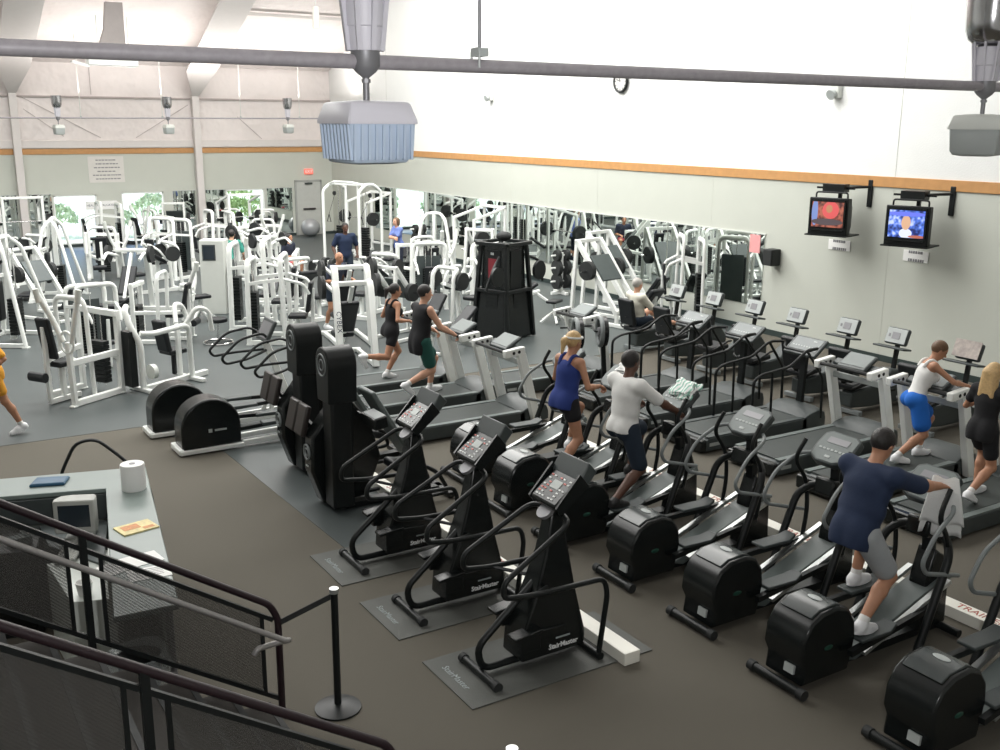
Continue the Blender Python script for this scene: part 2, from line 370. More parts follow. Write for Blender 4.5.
# televisions
def tv(label, c, rz, pic):
    t = thing('television', label, 'television', c, rz, 'wall televisions')
    m = MB(); w, h = .31, .285
    m.loft([[V((x, y * k, z * k2 + dz)) for y, z in ((-w, -h), (w, -h), (w, h), (-w, h))] for x, k, k2, dz in ((0, 1, 1, 0), (-.14, .97, .97, 0), (-.34, .72, .72, -.02), (-.46, .6, .55, -.03))])
    m.build('cabinet', 'blackm', t, .015)
    sc = MB(); r = []
    n = 8
    vs = []; fs = []
    for i in range(n + 1):
        for j in range(n + 1):
            y, z = -1 + 2 * i / n, -1 + 2 * j / n; vs.append((.012 + .02 * (1 - .5 * (y * y + z * z)), y * .25, z * .19 + .03))
    for i in range(n):
        for j in range(n): a = i * (n + 1) + j; fs.append((a, a + 1, a + n + 2, a + n + 1))
    sc.add(vs, fs); sc.build('screen', pic, t)
    b = MB()
    for y in (-.27, .27): b.bar((.012, y, -.16), (.012, y, .22), .02, .04)
    b.bar((.012, -.27, .24), (.012, .27, .24), .04, .02); b.bar((.012, -.27, -.2), (.012, .27, -.2), .06, .02); b.build('bezel', 'black', t)
    b = MB(); b.tube([(-.1, -.25, .27), (-.1, -.25, .36), (-.1, .25, .36), (-.1, .25, .27)], .014, 8, .04); b.box((-.22, 0, .42), (.2, .34, .12)); b.bar((-.22, -.3, .42), (-.22, .3, .42), .03)
    b.box((-.2, 0, -.285), (.5, .66, .02)); b.bar((-.4, 0, -.28), (-.4, 0, .42), .05); b.build('cradle', 'blackm', t)
    return t
def pic_mat(name, blobs, bg, st):
    m = bpy.data.materials.new(name); m.use_nodes = True; nt = m.node_tree; b = nt.nodes['Principled BSDF']; b.inputs['Roughness'].default_value = .15
    tc = nt.nodes.new('ShaderNodeTexCoord'); sp = nt.nodes.new('ShaderNodeSeparateXYZ'); nt.links.new(tc.outputs['Object'], sp.inputs[0])
    n = nt.nodes.new('ShaderNodeTexNoise'); n.inputs['Scale'].default_value = 14; n.inputs['Detail'].default_value = 1; nt.links.new(tc.outputs['Object'], n.inputs['Vector'])
    cr = nt.nodes.new('ShaderNodeValToRGB'); cr.color_ramp.interpolation = 'LINEAR'
    for i, (p, c) in enumerate(bg):
        e = cr.color_ramp.elements[i] if i < 2 else cr.color_ramp.elements.new(p); e.position = p; e.color = (*c, 1)
    nt.links.new(n.outputs['Fac'], cr.inputs['Fac']); cur = cr.outputs['Color']
    for (y, z, ry, rz_, c) in blobs:
        a = nt.nodes.new('ShaderNodeMath'); a.operation = 'SUBTRACT'; nt.links.new(sp.outputs['Y'], a.inputs[0]); a.inputs[1].default_value = y
        a2 = nt.nodes.new('ShaderNodeMath'); a2.operation = 'DIVIDE'; nt.links.new(a.outputs[0], a2.inputs[0]); a2.inputs[1].default_value = ry
        a3 = nt.nodes.new('ShaderNodeMath'); a3.operation = 'POWER'; nt.links.new(a2.outputs[0], a3.inputs[0]); a3.inputs[1].default_value = 2
        b1 = nt.nodes.new('ShaderNodeMath'); b1.operation = 'SUBTRACT'; nt.links.new(sp.outputs['Z'], b1.inputs[0]); b1.inputs[1].default_value = z
        b2 = nt.nodes.new('ShaderNodeMath'); b2.operation = 'DIVIDE'; nt.links.new(b1.outputs[0], b2.inputs[0]); b2.inputs[1].default_value = rz_
        b3 = nt.nodes.new('ShaderNodeMath'); b3.operation = 'POWER'; nt.links.new(b2.outputs[0], b3.inputs[0]); b3.inputs[1].default_value = 2
        s = nt.nodes.new('ShaderNodeMath'); s.operation = 'ADD'; nt.links.new(a3.outputs[0], s.inputs[0]); nt.links.new(b3.outputs[0], s.inputs[1])
        l = nt.nodes.new('ShaderNodeMath'); l.operation = 'LESS_THAN'; nt.links.new(s.outputs[0], l.inputs[0]); l.inputs[1].default_value = 1
        mx = nt.nodes.new('ShaderNodeMix'); mx.data_type = 'RGBA'; nt.links.new(l.outputs[0], mx.inputs['Factor']); nt.links.new(cur, mx.inputs['A']); mx.inputs['B'].default_value = (*c, 1); cur = mx.outputs['Result']
    b.inputs['Base Color'].default_value = (.02, .02, .02, 1)
    nt.links.new(cur, b.inputs['Emission Color']); b.inputs['Emission Strength'].default_value = st; return m
# screen local y runs to the viewer's right
pa = pic_mat('pink news picture', [(-.2, .06, .05, .2, (.25, .35, .75)), (.05, .1, .13, .13, (.9, .13, .13)), (.03, .12, .05, .06, (.65, .3, .15)), (.0, -.08, .25, .05, (.12, .09, .10))], [(.35, (.10, .03, .03)), (.6, (.55, .16, .10))], .9)
pb = pic_mat('blue news picture', [(0, -.1, .09, .07, (.8, .85, .95)), (0, .05, .065, .10, (.75, .45, .28)), (0, .17, .3, .03, (.15, .2, .9)), (.16, -.14, .12, .02, (.5, .15, .1))], [(.35, (.02, .03, .15)), (.55, (.10, .22, .85)), (.7, (.6, .7, 1.0))], 1.1)
NR = 180 + 17
def tv_set(y, z, label, pic, armlabel, slabel):
    q = tv(label, (15.25, y, z), NR, pic); q.scale = (1.22,) * 3
    t = thing('television_bracket', armlabel, 'bracket', (XW, y - .32, z + .54)); m = MB(); m.box((-.02, 0, -.12), (.04, .1, .5)); m.build('wall_plate', 'blackm', t, .01)
    m = MB(); m.tube([(-.03, 0, 0), (-.30, .16, -.01), (-.50, .28, -.02)], .024, 8); m.build('arm', 'blackm', t)
    lines_sign('paper_notice', slabel, 'notice', (15.993, y + .30, z - .60), .52, .2, 2, *W, lh=.5)
tv_set(13.12, 2.66, 'left wall television showing a person in pink', pa, 'black wall arm holding the left television', 'white paper notice on the wall below the left television')
tv_set(11.40, 2.63, 'right wall television showing a blue news picture', pb, 'black wall arm holding the right television', 'white paper notice on the wall below the right television')
# ------------------------------------------------ overhead pipes with hanging uplights
m_pipe = mat('weathered grey conduit', (.35, .33, .35), .5, .1, var=.2, scale=30)
p = MB(); p.cyl((-11.9, 4, 4.555), (15.98, 4, 4.53), .0295, seg=14); tag(p.build('conduit_pipe', m_pipe), 'long grey pipe crossing the whole picture near the top', 'pipe')
p = MB(); p.cyl((-11.9, 36, 4.31), (15.98, 36, 4.46), .025, seg=10); tag(p.build('conduit_pipe', m_pipe), 'thin far pipe hung in front of the back wall insulation', 'pipe')
def hanger(x, y, z, top, label, r=.008):
    t = thing('pipe_hanger', label, 'hanger', (x, y, z), group='pipe hangers'); m = MB(); m.cyl((0, 0, .05), (0, 0, top - z), r, seg=8); m.build('rod', 'steel' if y < 10 else 'white2', t)
    m = MB(); m.tube([(-.02, -.032, -.02), (-.02, -.034, .06), (-.02, .034, .06), (-.02, .034, -.02)], .006, 6, .02); m.box((0, 0, .045), (.05, .07, .035)); m.build('clamp', 'lgrey', t)
hanger(2.36, 4, 4.555, 10.4, 'threaded rod and clamp holding the near pipe right of the grey lamp')
for x, l in ((6.35, 'left rod of the far pipe'), (8.93, 'rod of the far pipe between two far lamps'), (11.6, 'rod of the far pipe right of the second column'), (13.75, 'rod of the far pipe beside the rightmost far lamp')):
    hanger(x, 36, 4.31 + .15 * (x + 11.9) / 27.9, 7.0, l, .012)
M['lav'] = mat('lavender grey casting', (.62, .61, .66), .45, var=.05)
def make_uplight(ribs=True):
    t = thing('hanging_uplight', '', 'lamp', group='hanging uplights')   # origin at pipe centre
    b = MB(); s = .150
    def sq(k, z, c=.30): return [V((k * s * u, k * s * v, z)) for u, v in ((-1, -1 + c), (-1 + c, -1), (1 - c, -1), (1, -1 + c), (1, 1 - c), (1 - c, 1), (-1 + c, 1), (-1, 1 - c))]
    c0 = .05
    b.loft([sq(.30, -.165, c0), sq(.84, -.172, c0), sq(.90, -.180, c0), sq(1.04, -.245, c0), sq(1.04, -.258, c0)]); b.build('ballast_cover', M['lav'] if ribs else 'white2', t)
    b = MB(); b.loft([sq(.96, -.258, c0), sq(.90, -.39, c0), sq(.80, -.412, c0), sq(.5, -.42, c0)])
    if ribs:
        for i in range(9):
            q = -.128 + i * .032
            for fx in (-1, 1):
                b.loft([[V((fx * 1.02 * s, q - .004, -.258)), V((fx * 1.02 * s, q + .004, -.258)), V((fx * .85 * s, q + .004, -.275)), V((fx * .85 * s, q - .004, -.275))], [V((fx * .95 * s, q - .004, -.40)), V((fx * .95 * s, q + .004, -.40)), V((fx * .8 * s, q + .004, -.40)), V((fx * .8 * s, q - .004, -.40))]])
                b.loft([[V((q - .004, fx * 1.02 * s, -.258)), V((q + .004, fx * 1.02 * s, -.258)), V((q + .004, fx * .85 * s, -.28)), V((q - .004, fx * .85 * s, -.28))], [V((q - .004, fx * .97 * s, -.40)), V((q + .004, fx * .97 * s, -.40)), V((q + .004, fx * .8 * s, -.40)), V((q - .004, fx * .8 * s, -.40))]])
    b.build('ballast_box', mat('bluish grey casting', (.47, .56, .68), .45, var=.06) if ribs else 'lgrey', t)
    b = MB(); b.cyl((0, 0, -.18), (0, 0, -.05), .014, seg=10); b.cyl((0, 0, -.095), (0, 0, -.08), .02, seg=8); b.lathe([(.015, -.075), (.045, -.05), (.06, -.03), (.06, .035)]); b.build('stem', 'steel', t)
    b = MB(); b.lathe([(.068, .03), (.070, .04), (.076, .12), (.082, .125), (.086, .23), (.07, .235)], seg=20)
    for k in range(8):
        a = k * math.pi / 4; c, q = math.cos(a), math.sin(a); b.bar((c * .072, q * .072, .03), (c * .098, q * .098, .26), .012, .02)
    b.build('socket_housing', M['lav'], t)
    pr = []; seg = 32
    for r, z in ((.06, .235), (.085, .245), (.125, .275), (.145, .33), (.152, .42), (.156, .55), (.150, .55), (.138, .34), (.07, .26)):
        pr.append([V((r * (1 + .03 * (k % 2)) * math.cos(2 * math.pi * k / seg), r * (1 + .03 * (k % 2)) * math.sin(2 * math.pi * k / seg), z)) for k in range(seg)])
    b = MB(); b.loft(pr); b.build('reflector_bowl', mat('fluted aluminium', (.45, .45, .46), .18, 1.0, var=.1), t); return t
up1 = make_uplight(); up1.location = (1.82, 4, 4.555); up1.rotation_euler = (0, 0, rad(2)); up1['label'] = 'large grey ribbed uplight hanging below the near pipe'
up2 = make_uplight(False); up2.location = (5.97, 4, 4.54); up2.rotation_euler = (0, 0, rad(20)); up2['label'] = 'uplight with chrome fluted bowl at the right edge on the near pipe'
for x, l in ((5.97, 'small far uplight on the far pipe near the first column'), (9.61, 'small far uplight on the far pipe just left of the second column'), (14.05, 'small far uplight on the far pipe nearest the room corner')):
    dup(up2, l, (x * 36 / 38, 36, 4.31 + .15 * (x + 11.9) / 27.9), 10, (1, 1, 1.25))

t = thing('unit_heater', 'white box hanging under the roof at upper left, below the near pipe', 'heater', (7.1, 34.2, 6.22))
m = MB(); m.prism([(-.75, .22), (.75, .30), (.70, -.28), (-.75, -.25)], 'y', -.25, .25); m.build('casing', 'white', t, .02)
m = MB(); m.box((-.95, 0, -.22), (.5, .35, .06), (0, 14, 0)); m.build('louvre', 'white', t); m = MB(); m.loft([[V((x - w, -.1, z)), V((x + w, -.1, z)), V((x + w, .1, z)), V((x - w, .1, z))] for x, w, z in ((.0, .40, .28), (.1, .30, .8), (.15, .25, 1.6))]); m.build('flue', mat('grey flue', (.30, .27, .26), .5), t)
m = MB(); m.bar((-.4, 0, .2), (-.4, 0, 1.2), .03); m.bar((.5, 0, .2), (.5, 0, 1.2), .03); m.build('hanging_straps', 'white2', t)
t = thing('tube_light', 'small white tube light hanging under the bright roof left of the grey lamp', 'lamp', (13.3, 33.0, 7.65)); m = MB(); m.cyl((0, 0, -.38), (0, 0, .3), .11, seg=14); m.build('shade', mat('ivory shade', (.78, .76, .70), .5), t, .01); m = MB(); m.cyl((0, 0, .3), (0, 0, 1.0), .015, seg=8); m.build('cord', 'white2', t)

sm = MB()
for y in (33.5, 29.4, 25.3, 21.2, 17.0, 12.3, 8.2): sm.box((XW - .001, y, 5.4), (.004, .010, 10.7))
sm.mi = 0; o = sm.build('trim_9', mat('wall seam', (.50, .51, .46), .8)); struct(o)
# ================================================================ steppers (user faces +X, origin under the rear foot bar)
def console_keys(t, c, R, w, h, rows, cols, rnd, extra=True):
    """small keys and display on a panel; R maps x,y of the panel and its normal"""
    R = R if isinstance(R, Matrix) else axes(*R)
    def P(u, v, n=0): return V(c) + R @ V((u * w, v * h, n))
    d = MB(); d.box(P(0, .12, .002), (w * .36, h * .3, .004), R); d.build('display', 'lcd', t)
    k = MB(); kr = MB()
    for i in range(rows):
        for j in range(cols):
            u, v = (j + .5) / cols - .5, (i + .5) / rows - .5
            if abs(u) < .22 and -.1 < v < .32: continue
            if rnd.random() < .3: continue
            (kr if rnd.random() < .35 else k).box(P(u * .92, v * .9, .002), (w / cols * .6, h / rows * .35, .004), R)
    k.build('keys', 'key', t); kr.build('red_keys', 'keyr', t)
def make_stepper():
    t = thing('stair_stepper', '', 'stepper', group='stair steppers in the front row')
    b = MB(); b.cyl((0, -.25, .04), (0, .25, .04), .034, seg=14); b.build('rear_foot_bar', 'blackm', t)
    for y in (-.26, .26): b = MB(); b.cyl((0, y - .025, .04), (0, y + .025, .04), .042, seg=14); b.build('end_cap', 'rubber', t)
    b = MB(); b.tube([(.95, 0, .06), (.02, 0, .06), (-.03, 0, .26), (.62, 0, .80)], .03, 10, .14); b.build('base_tube', 'blackm', t)
    b = MB(); b.cyl((.98, -.3, .04), (.98, .3, .04), .034, seg=14); b.build('front_foot_bar', 'blackm', t)
    # tapered shroud
    b = MB()
    prof = [(.30, .10, .15), (.92, .10, .15), (.93, .22, .15), (.84, .62, .12), (.78, 1.0, .085), (.73, 1.30, .06), (.63, 1.30, .06), (.56, .95, .085), (.45, .62, .12), (.32, .34, .15)]
    b.loft([[V((x, sy * w, z)) for x, z, w in prof] for sy in (-1, 1)]); b.build('shroud', 'black', t, .02)
    text('logo', 'StairMaster', .062, 'letter', t, (.70, -.158, .17), (90, 0, 0), bold=.0016)
    b = MB(); b.box((.70, -.150, .235), (.14, .004, .014)); b.build('small_plate', 'letterg', t)
    for sy in (-1, 1):
        p = MB(); z = .36 if sy < 0 else .47
        p.box((.33, sy * .15, z), (.27, .13, .03), (0, -6, 0)); p.box((.36, sy * .15, z - .08), (.18, .10, .14)); p.bar((.40, sy * .15, z - .04), (.72, sy * .13, .30), .05, .07)
        p.build('pedal', 'black', t, .008)
        h = MB()
        h.tube([(.71, sy * .05, 1.28), (.66, sy * .27, 1.27), (.03, sy * .31, .93), (.02, sy * .31, .80), (.30, sy * .31, .76), (.98, sy * .31, .74), (1.02, sy * .31, .60), (.98, sy * .27, .05)], .023, 10, .10)
        h.build('handrail', 'blackm', t)
        s = MB(); s.tube([(.30, sy * .31, .76), (.55, sy * .13, .70)], .016, 8); s.build('brace', 'blackm', t)
    # console
    ct = rad(-38); n = V((-.62, 0, .78)); R = axes((0, -1, 0), (.78, 0, .62))
    h = MB(); h.box(V((.73, 0, 1.45)), (.36, .34, .09), R); h.bar((.69, 0, 1.28), (.73, 0, 1.42), .09, .12); c = h.build('console', 'black', t, .025)
    q = MB(); q.loft([[V((.73, 0, 1.45)) + R @ V(p) for p in r] for r in ([(-.2, .12, .045), (.2, .12, .045), (.2, .12, -.05), (-.2, .12, -.05)], [(-.2, .28, .10), (.2, .28, .10), (.17, .30, -.04), (-.17, .30, -.04)])]); q.build('hood', 'dgrey', c, .012)
    for sy in (-1, 1):
        q = MB(); q.loft([[V((.73, 0, 1.45)) + R @ V(p) for p in r] for r in ([(sy * .18, -.17, .04), (sy * .2, -.17, .04), (sy * .2, -.17, -.05), (sy * .18, -.17, -.05)], [(sy * .18, .16, .09), (sy * .2, .16, .09), (sy * .2, .16, -.05), (sy * .18, .16, -.05)])])
        q.build('side_cheek', 'black', c)
    console_keys(c, V((.73, 0, 1.45)) + R @ V((0, -.02, .046)), R, .31, .26, 7, 7, random.Random(5))
    q = MB(); q.cyl(V((.62, 0, 1.28)), V((.62, 0, 1.28)) + R @ V((0, 0, .03)), .078, seg=20); q.build('round_badge', 'steel', t)
    return t
stepper = Kit(make_stepper)
SY = ((6.38, 'black stair stepper nearest the camera, with the whole side logo in view'), (7.63, 'middle black stair stepper of the front row, in front of the lettered power channel'), (8.86, 'farthest black stair stepper of the front row, beside the tall black cross trainer tower'))
for y, l in SY: stepper(l, (3.76, y - .02))
def make_mat():
    t = thing('floor_mat', '', 'mat', group='mats under the steppers')
    MB().box((.62, 0, .005), (1.75, .82, .01)).build('sheet', 'mat', t)
    text('lettering', 'StairMaster', .085, 'letterg', t, (-.14, .05, .0115), (0, 0, -90)); return t
fmat = Kit(make_mat)
for (y, _), l in zip(SY, ('rubber mat under the nearest stair stepper', 'lettered rubber mat under the middle stair stepper', 'rubber mat under the farthest stair stepper')): fmat(l, (3.72, y))
# power channels running along the rows
def channel(x, y0, y1, label, words, seam):
    t = thing('power_channel', label, 'channel', (x, 0, 0), group='white power channels on the floor')
    m = MB(); y = y0
    while y < y1 - .05:
        e = min(y + seam, y1); m.box((0, (y + e) / 2, .055), (.16, e - y - .006, .11)); y = e
    m.build('cover', 'cream', t, .006)
    for yy, w in words: text('lettering', w, .12, 'letterr', t, (0, yy, .1115), (0, 0, -90))
channel(4.93, 5.88, 11.2, 'white power channel lying behind the front row of stair steppers', [(8.05, 'STEPPER'), (9.5, 'STEP'), (10.35, 'STEP')], 1.2)
channel(7.98, 2.9, 11.6, 'white power channel lying at the front of the elliptical trainers', [(4.8, 'TRAINER'), (6.9, 'TRAINER'), (8.0, 'TRAINER'), (9.1, 'TRAINER')], 1.2)
# ================================================================ elliptical trainers
M['toph'] = mat('glossy dark grey plastic', (.05, .058, .058), .22, var=.1)
def make_elliptical():
    t = thing('elliptical_trainer', '', 'elliptical trainer', group='row of black elliptical trainers')
    b = MB(); b.cyl((.03, -.25, .05), (.03, .25, .05), .036, seg=14); b.build('rear_foot_bar', 'blackm', t)
    for y in (-.26, .26): b = MB(); b.cyl((.03, y - .03, .05), (.03, y + .03, .05), .044, seg=14); b.build('end_cap', 'rubber', t)
    pts = [(.10, .06), (.12, .20), (.07, .30), (.085, .45), (.16, .575), (.27, .635), (.45, .65), (.58, .60), (.66, .49), (.68, .34), (.65, .18), (.62, .06)]
    b = MB(); ri = []
    for y, k in ((-.205, .93), (-.187, 1.0), (.187, 1.0), (.205, .93)): ri.append([V((.38 + (x - .38) * k, y, .36 + (z - .36) * k)) for x, z in pts])
    b.loft(ri); h = b.build('drum_housing', 'black', t, .006)
    b = MB(); b.prism([(.18, .605), (.27, .650), (.45, .665), (.52, .64), (.51, .625), (.2, .59)], 'y', -.16, .16); b.build('top_handle', M['toph'], h, .006)
    b = MB(); b.ball((.40, 0, .663), (.035, .07, .006)); b.build('top_badge', 'lgrey', h)
    b = MB(); b.box((.10, -.06, .16), (.02, .10, .07), (0, 8, 0)); b.build('rating_plate', 'lgrey', h)
    b = MB()
    for sy in (-1, 1): b.ball((.36, sy * .206, .33), (.05, .006, .022))
    b.build('emblem', mat('dull green emblem', (.012, .06, .04), .4), h)
    # sloping base and rails
    b = MB(); b.box((1.2, 0, .05), (1.5, .14, .07)); b.cyl((1.95, -.28, .045), (1.95, .28, .045), .036, seg=12); b.build('base_frame', 'blackm', t)
    b = MB(); b.prism([(.66, .10), (1.95, .56), (1.98, .50), (.80, .06)], 'y', -.13, .13); b.build('ramp', 'mgrey', t, .008)
    b = MB()
    for sy in (-1, 1): b.bar((.80, sy * .19, .15), (1.85, sy * .19, .53), .05, .035)
    b.build('guide_rails', 'silver', t)
    for sy, ph in ((-1, 0), (1, 1)):
        b = MB(); z0, z1 = (.25, .38) if ph == 0 else (.40, .42); x = .05 * (1 - ph)
        b.bar((.55, sy * .26, z0), (1.62 + x, sy * .22, z1), .05, .05); a = b.build('pedal_arm', 'blackm', t)
        b = MB(); c = (.87 if ph == 0 else 1.20); z = z0 + .055 + (.02 if ph else .0)
        b.loft([[V((c - .2, sy * .2 - .08, z)), V((c - .2, sy * .2 + .08, z)), V((c - .2, sy * .2 + .08, z + .03)), V((c - .2, sy * .2 - .08, z + .03))], [V((c + .14, sy * .2 - .085, z - .005)), V((c + .14, sy * .2 + .085, z - .005)), V((c + .14, sy * .2 + .085, z + .025)), V((c + .14, sy * .2 - .085, z + .025))], [V((c + .24, sy * .2 - .06, z + .02)), V((c + .24, sy * .2 + .06, z + .02)), V((c + .24, sy * .2 + .06, z + .06)), V((c + .24, sy * .2 - .06, z + .06))]])
        b.build('pedal', 'dgrey', t, .008)
        # moving arm
        b = MB(); x = 1.62 + x; b.tube([(x, sy * .22, z1), (1.70, sy * .25, .70), (1.66 + .03 * sy, sy * .28, 1.0), (1.48 + .04 * sy, sy * .30, 1.22), (1.62, sy * .26, 1.42)], .021, 8, .15); b.build('swing_arm', 'blackm', t)
        # fixed looping handrail
        b = MB(); b.tube([(1.78, sy * .10, 1.30), (1.62, sy * .33, 1.27), (1.34, sy * .36, 1.12), (1.20, sy * .36, .90), (1.26, sy * .36, .80), (1.75, sy * .33, .66)], .019, 8, .10); b.build('handrail', 'rim', t)
    b = MB(); b.tube([(1.30, -.33, .06), (1.62, -.32, .86), (1.72, -.2, .98), (1.72, .2, .98), (1.62, .32, .86), (1.30, .33, .06)], .036, 10, .16); b.build('arch_frame', 'blackm', t)
    b = MB(); b.prism([(1.62, .06), (2.02, .06), (2.0, .45), (1.90, .72), (1.78, .80), (1.70, .55)], 'y', -.09, .09); b.build('front_shroud', 'black', t, .02)
    b = MB(); b.bar((1.80, 0, .75), (1.76, 0, 1.34), .07, .09, up=(0, 1, 0)); b.build('mast', 'blackm', t)
    n = V((-.60, 0, .80)); R = axes((0, -1, 0), (.80, 0, .60)); c = V((1.72, 0, 1.36))
    b = MB(); o = [(-.20, -.13), (-.10, -.18), (.10, -.18), (.20, -.13), (.22, 0), (.21, .15), (.15, .19), (-.15, .19), (-.21, .15), (-.22, 0)]
    b.loft([[c + R @ V((u, v, w)) for u, v in o] for w in (-.05, .02)]); k = b.build('console', 'dgrey', t, .012)
    b = MB(); b.loft([[c + R @ V((u * .9, v * .9, w)) for u, v in o] for w in (.018, .026)]); b.build('control_panel', 'mgrey', k)
    b = MB(); b.box(c + R @ V((0, .08, .028)), (.24, .07, .004), R); b.build('display', 'steel', k)
    b = MB()
    for u in range(-3, 4): b.box(c + R @ V((u * .045, -.03, .028)), (.03, .02, .004), R)
    b.box(c + R @ V((.0, -.11, .028)), (.06, .025, .004), R); b.build('keys', 'lgrey', k)
    b = MB(); b.bar((1.60, 0, 1.02), (1.72, 0, 1.0), .22, .16); b.build('mast_box', 'black', t, .02)
    return t
elliptical = Kit(make_elliptical)
EY = ((4.07, 'elliptical trainer cut by the bottom right corner, nearest of its row'), (5.10, 'elliptical trainer used by the person in the dark blue shirt'), (6.17, 'empty elliptical trainer next to the person in the dark blue shirt'), (7.25, 'empty elliptical trainer right of the person in the white shirt'),
      (8.35, 'elliptical trainer used by the person in the white shirt'), (9.42, 'elliptical trainer used by the person in the blue tank top'), (10.62, 'empty elliptical trainer, last of its row, behind the middle stepper console'))
for y, l in EY: elliptical(l, ({4.07: 5.70, 5.10: 5.67, 6.17: 5.74}.get(y, 5.72 if y < 10 else 5.84), y - (.06 if y > 4.5 else .15)))
# ================================================================ treadmills
def treadmill_body(t, L=2.0, w=.80, silver=True):
    b = MB(); b.prism([(0, .03), (.02, .19), (.10, .215), (L - .35, .215), (L - .35, .03)], 'y', -w / 2, w / 2); b.build('deck', 'dgrey', t, .012)
    b = MB(); b.box((L * .46, 0, .217), (L * .86, w - .22, .012)); b.build('belt', 'belt', t)
    b = MB()
    for sy in (-1, 1): b.box((L * .44, sy * (w / 2 - .05), .222), (L * .84, .085, .014))
    b.build('foot_rails', 'mgrey' if silver else 'dgrey', t)
    b = MB(); b.box((-.03, 0, .11), (.10, w, .17)); e = b.build('rear_cap', 'black', t, .02)
    b = MB(); b.box((.16, -w / 2 - .003, .12), (.18, .006, .045)); b.build('side_label', 'lgrey', e)
    b = MB(); b.loft([[V((L - .45 + x, y * k, z)) for y, z in ((-w / 2, .04), (w / 2, .04), (w / 2, .20 + d), (w * .25, .235 + d * 1.15), (-w * .25, .235 + d * 1.15), (-w / 2, .20 + d))] for x, k, d in ((0, 1, .0), (.12, 1, .06), (.32, .98, .10), (.48, .92, .06), (.54, .86, -.04))])
    b.build('motor_hood', 'dgrey', t, .01)
def make_post_treadmill():
    t = thing('treadmill', '', 'treadmill', group='treadmills with white posts')
    treadmill_body(t, 2.3)
    for sy in (-1, 1):
        b = MB(); b.loft([[V((x - .07, sy * .44 - .045, z)), V((x + .07, sy * .44 - .045, z)), V((x + .07, sy * .44 + .045, z)), V((x - .07, sy * .44 + .045, z))] for x, z in ((2.12, .02), (1.82, 1.12))])
        p = b.build('post', 'white', t, .012)
        b = MB(); b.box((1.71, sy * .44, 1.14), (.34, .09, .11), (0, -6, 0)); a = b.build('post_head', 'white', p, .015)
        b = MB()
        for k in (0, .09): b.cyl((1.68 + k, sy * .44 - .048, 1.135 + k * .1), (1.68 + k, sy * .44 + .048, 1.135 + k * .1), .024, seg=10)
        b.build('round_caps', 'blackm', a)
    b = MB(); b.tube([(1.60, -.44, 1.13), (1.56, -.30, 1.15), (1.56, .30, 1.15), (1.60, .44, 1.13)], .026, 8, .06); b.build('grip_bar', 'rubber', t)
    R = axes((0, -1, 0), (.86, 0, .5)); c = V((1.84, 0, 1.20))
    b = MB(); b.box(c, (.46, .32, .05), R); b.box(c + R @ V((0, -.02, -.05)), (.76, .12, .05), R); k = b.build('console', 'dgrey', t, .02)
    b = MB(); b.box(c + R @ V((0, .02, .027)), (.40, .25, .006), R); b.build('control_panel', 'mgrey', k)
    b = MB(); b.box((1.87, 0, .96), (.05, .88, .08)); b.build('cross_beam', 'lgrey', t, .01)
    return t
ptread = Kit(make_post_treadmill)
for x, y, l in ((5.95, 12.45, 'white posted treadmill nearest the camera, behind the stepper consoles'), (5.95, 13.72, 'white posted treadmill carrying the person in the black sleeveless top'), (5.95, 14.95, 'white posted treadmill carrying the running person all in black'),
                (9.35, 8.92, 'white posted treadmill empty, left of the person in the white tank'), (9.35, 7.74, 'white posted treadmill carrying the person in the white tank'), (9.35, 6.52, 'white posted treadmill carrying the person in black at the right edge'),
                (8.45, 13.95, 'white posted treadmill standing behind the person in the white polo, near the flywheels')): ptread(l, (x, y))
def make_loop_treadmill():
    t = thing('treadmill', '', 'treadmill', group='black treadmills with looping handrails')
    treadmill_body(t, 2.3, .80, False)
    for sy in (-1, 1):
        b = MB(); b.tube([(.85, sy * .37, .18), (.85, sy * .37, .90), (1.0, sy * .37, .97), (1.55, sy * .37, 1.02), (1.88, sy * .36, 1.22), (2.15, sy * .30, 1.20)], .021, 8, .10); b.build('handrail', 'blackm', t)
        b = MB(); b.tube([(1.20, sy * .37, .98), (1.22, sy * .37, .2)], .018, 8); b.build('rear_post', 'blackm', t)
        b = MB(); b.tube([(1.88, sy * .36, 1.2), (2.22, sy * .38, .78), (2.24, sy * .38, .18)], .02, 8, .08); b.build('front_post', 'blackm', t)
    b = MB(); b.tube([(2.15, -.31, 1.20), (2.02, -.2, 1.14), (2.02, .2, 1.14), (2.15, .31, 1.20)], .018, 8, .06); b.build('grip_bar', 'blackm', t)
    R = axes((0, -1, 0), (.80, 0, .6)); c = V((2.25, 0, 1.16))
    b = MB(); b.box(c, (.60, .36, .05), R); k = b.build('console', 'dgrey', t, .02)
    b = MB(); b.box(c + R @ V((0, .03, .027)), (.50, .24, .006), R); b.build('control_panel', 'rim', k)
    b = MB()
    for u in range(-4, 5): b.box(c + R @ V((u * .05, -.02, .031)), (.025, .02, .004), R)
    b.box(c + R @ V((.12, .10, .031)), (.06, .02, .004), R); b.build('keys', 'lgrey', k)
    b = MB(); b.bar((2.25, 0, 1.12), (2.2, 0, .2), .10, .06); b.build('mast', 'blackm', t)
    return t
ltread = Kit(make_loop_treadmill)
for y, l in ((10.1, 'black treadmill with looping handrail, right of the folded white towel'), (11.32, 'second black treadmill with looping handrail, in front of the bike screens'), (12.5, 'farthest black treadmill with looping handrail, in front of the rider in the cream shirt')): ltread(l, (9.25, y))
